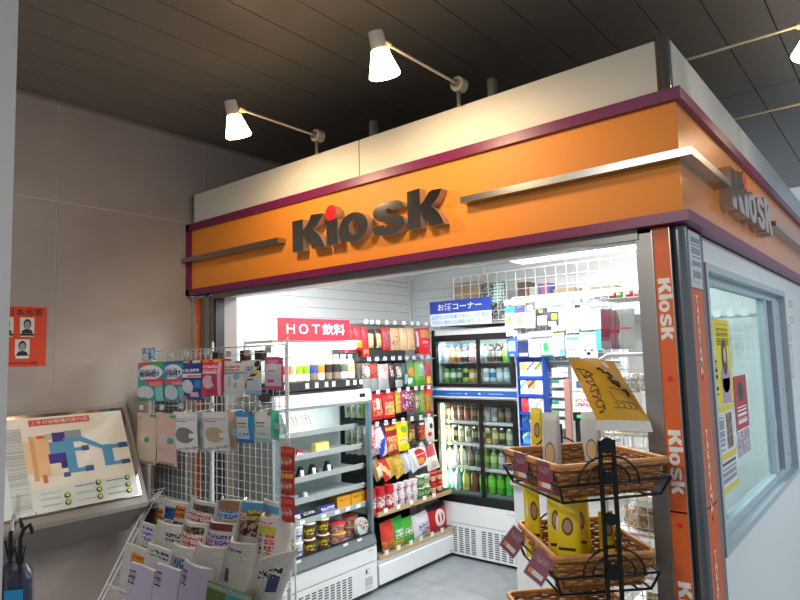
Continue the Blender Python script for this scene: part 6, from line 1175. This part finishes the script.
stroke([(.56, .38), (.60, .47), (.70, .52), (.73, .44)], .0048)
for k in range(4): stroke([(.42+.12*k, .78-.01*k), (.50+.12*k, .76), (.52+.12*k, .83), (.40+.12*k, .84)], .0008)
stroke([(.45, .55), (.7, .58), (.9, .52)], .0007); stroke([(.45, .6), (.5, .74), (.8, .74)], .0007)
mb.obj('brush_writing', t)
mb = MB(); mb.add([sp(.66, .06)+ns_*sg*.0015, sp(.76, .06)+ns_*sg*.0015, sp(.78, .17)+ns_*sg*.0015, sp(.68, .17)+ns_*sg*.0015], [[0, 1, 2, 3]], sw); mb.obj('white_sticker', t)
b2 = at(596, 430, 1, 1.93); b3 = at(653, 432, 1, 2.05)
mb = MB(); n = 10; A = [bl+(br_-bl)*i/n for i in range(n+1)]; Bq = [b2+(b3-b2)*i/n for i in range(n+1)]; mb.add(A+Bq, [[i, n+1+i, n+2+i, i+1] for i in range(n)], sw, True); mb.obj('white_border', t)
w0 = at(566, 352, 1, 2.0); cl_ = bl+Vector((.0, .0, -.02)); MB().tube([w0, at(598, 416, 1, 1.985)], .004, plastic, 6).obj('clear_spine', t)
MB().tube([at(650, 428, 1, 2.06), at(648, 445, 1, 2.06), Vector((at(646, 456, 2, 1.25).x, at(646, 456, 2, 1.25).y, 1.255))], .005, plastic, 6).obj('clear_clip', t)
# ================================================================ INTERIOR LIGHTS + WORLD
lf = thing('ceiling_light', 'bright white ceiling tube light inside the kiosk', 'ceiling light', 'tube lights in the kiosk')
MB().box(-2.15, -.85, 3.66, 4.04, 2.32, 2.36, white).obj('housing', lf)
MB().box(-2.14, -.86, 3.68, 4.02, 2.24, 2.318, P('tube_glare_glow', '#ffffff', .5, em=5)).obj('diffuser', lf)  # wide glowing box in place of tubes, enlarged to imitate their glare
l2 = dup(lf, (0, -1.05, 0), None, 'added tube light near the opening inside the kiosk, unseen behind the header')  # unseen second fixture, added to light the left interior
light_area('interior_light', (-1.6, 3.35, 2.25), (0, 0, 0), 1.3, .25, 25, '#f4faff'); light_area('interior_light', (-2.4, 2.85, 2.25), (0, 0, 0), 1.5, .25, 25, '#f4faff')
W = bpy.data.worlds.new('world'); bpy.context.scene.world = W; W.use_nodes = True; W.node_tree.nodes['Background'].inputs[0].default_value = (.80, .88, 1, 1); W.node_tree.nodes['Background'].inputs[1].default_value = .35
# station light: a fluorescent row over the concourse behind the viewer; cool side one is added
for x, y in ((-1.3, -1.1), (2.4, 3.6)):
    t = thing('concourse_light', 'long concourse tube light on the station ceiling, '+('behind the viewer' if x < 0 else 'unseen, added for the kiosk side'), 'ceiling light', 'concourse lights', (x, y, CZ-.04)); MB().box(-.6, .6, -.06, .06, 0, .035, P('concourse_glow', '#ffffff', .5, em=3)).obj('diffuser', t)
    light_area('concourse_lamp', (x, y, CZ-.06), (0, 0, 0), 1.2, .2, 62 if x < 0 else 80, '#fff8f0' if x < 0 else '#e6f4ff')
vs_ = bpy.context.scene.view_settings; vs_.view_transform = 'Standard'; vs_.look = 'None'; vs_.gamma = 1; vs_.use_curve_mapping = False; vs_.exposure = 0.5
seen = {}
for o in bpy.data.objects:
    if o.parent is None and o.get('label'): seen.setdefault(o['label'], []).append(o.name)
    if o.parent is None and o.get('label') and not 4 <= len(o['label'].split()) <= 16: print('LABEL LEN', len(o['label'].split()), o['label'])
for k, v_ in seen.items():
    if len(v_) > 1: print('DUP', k, len(v_))
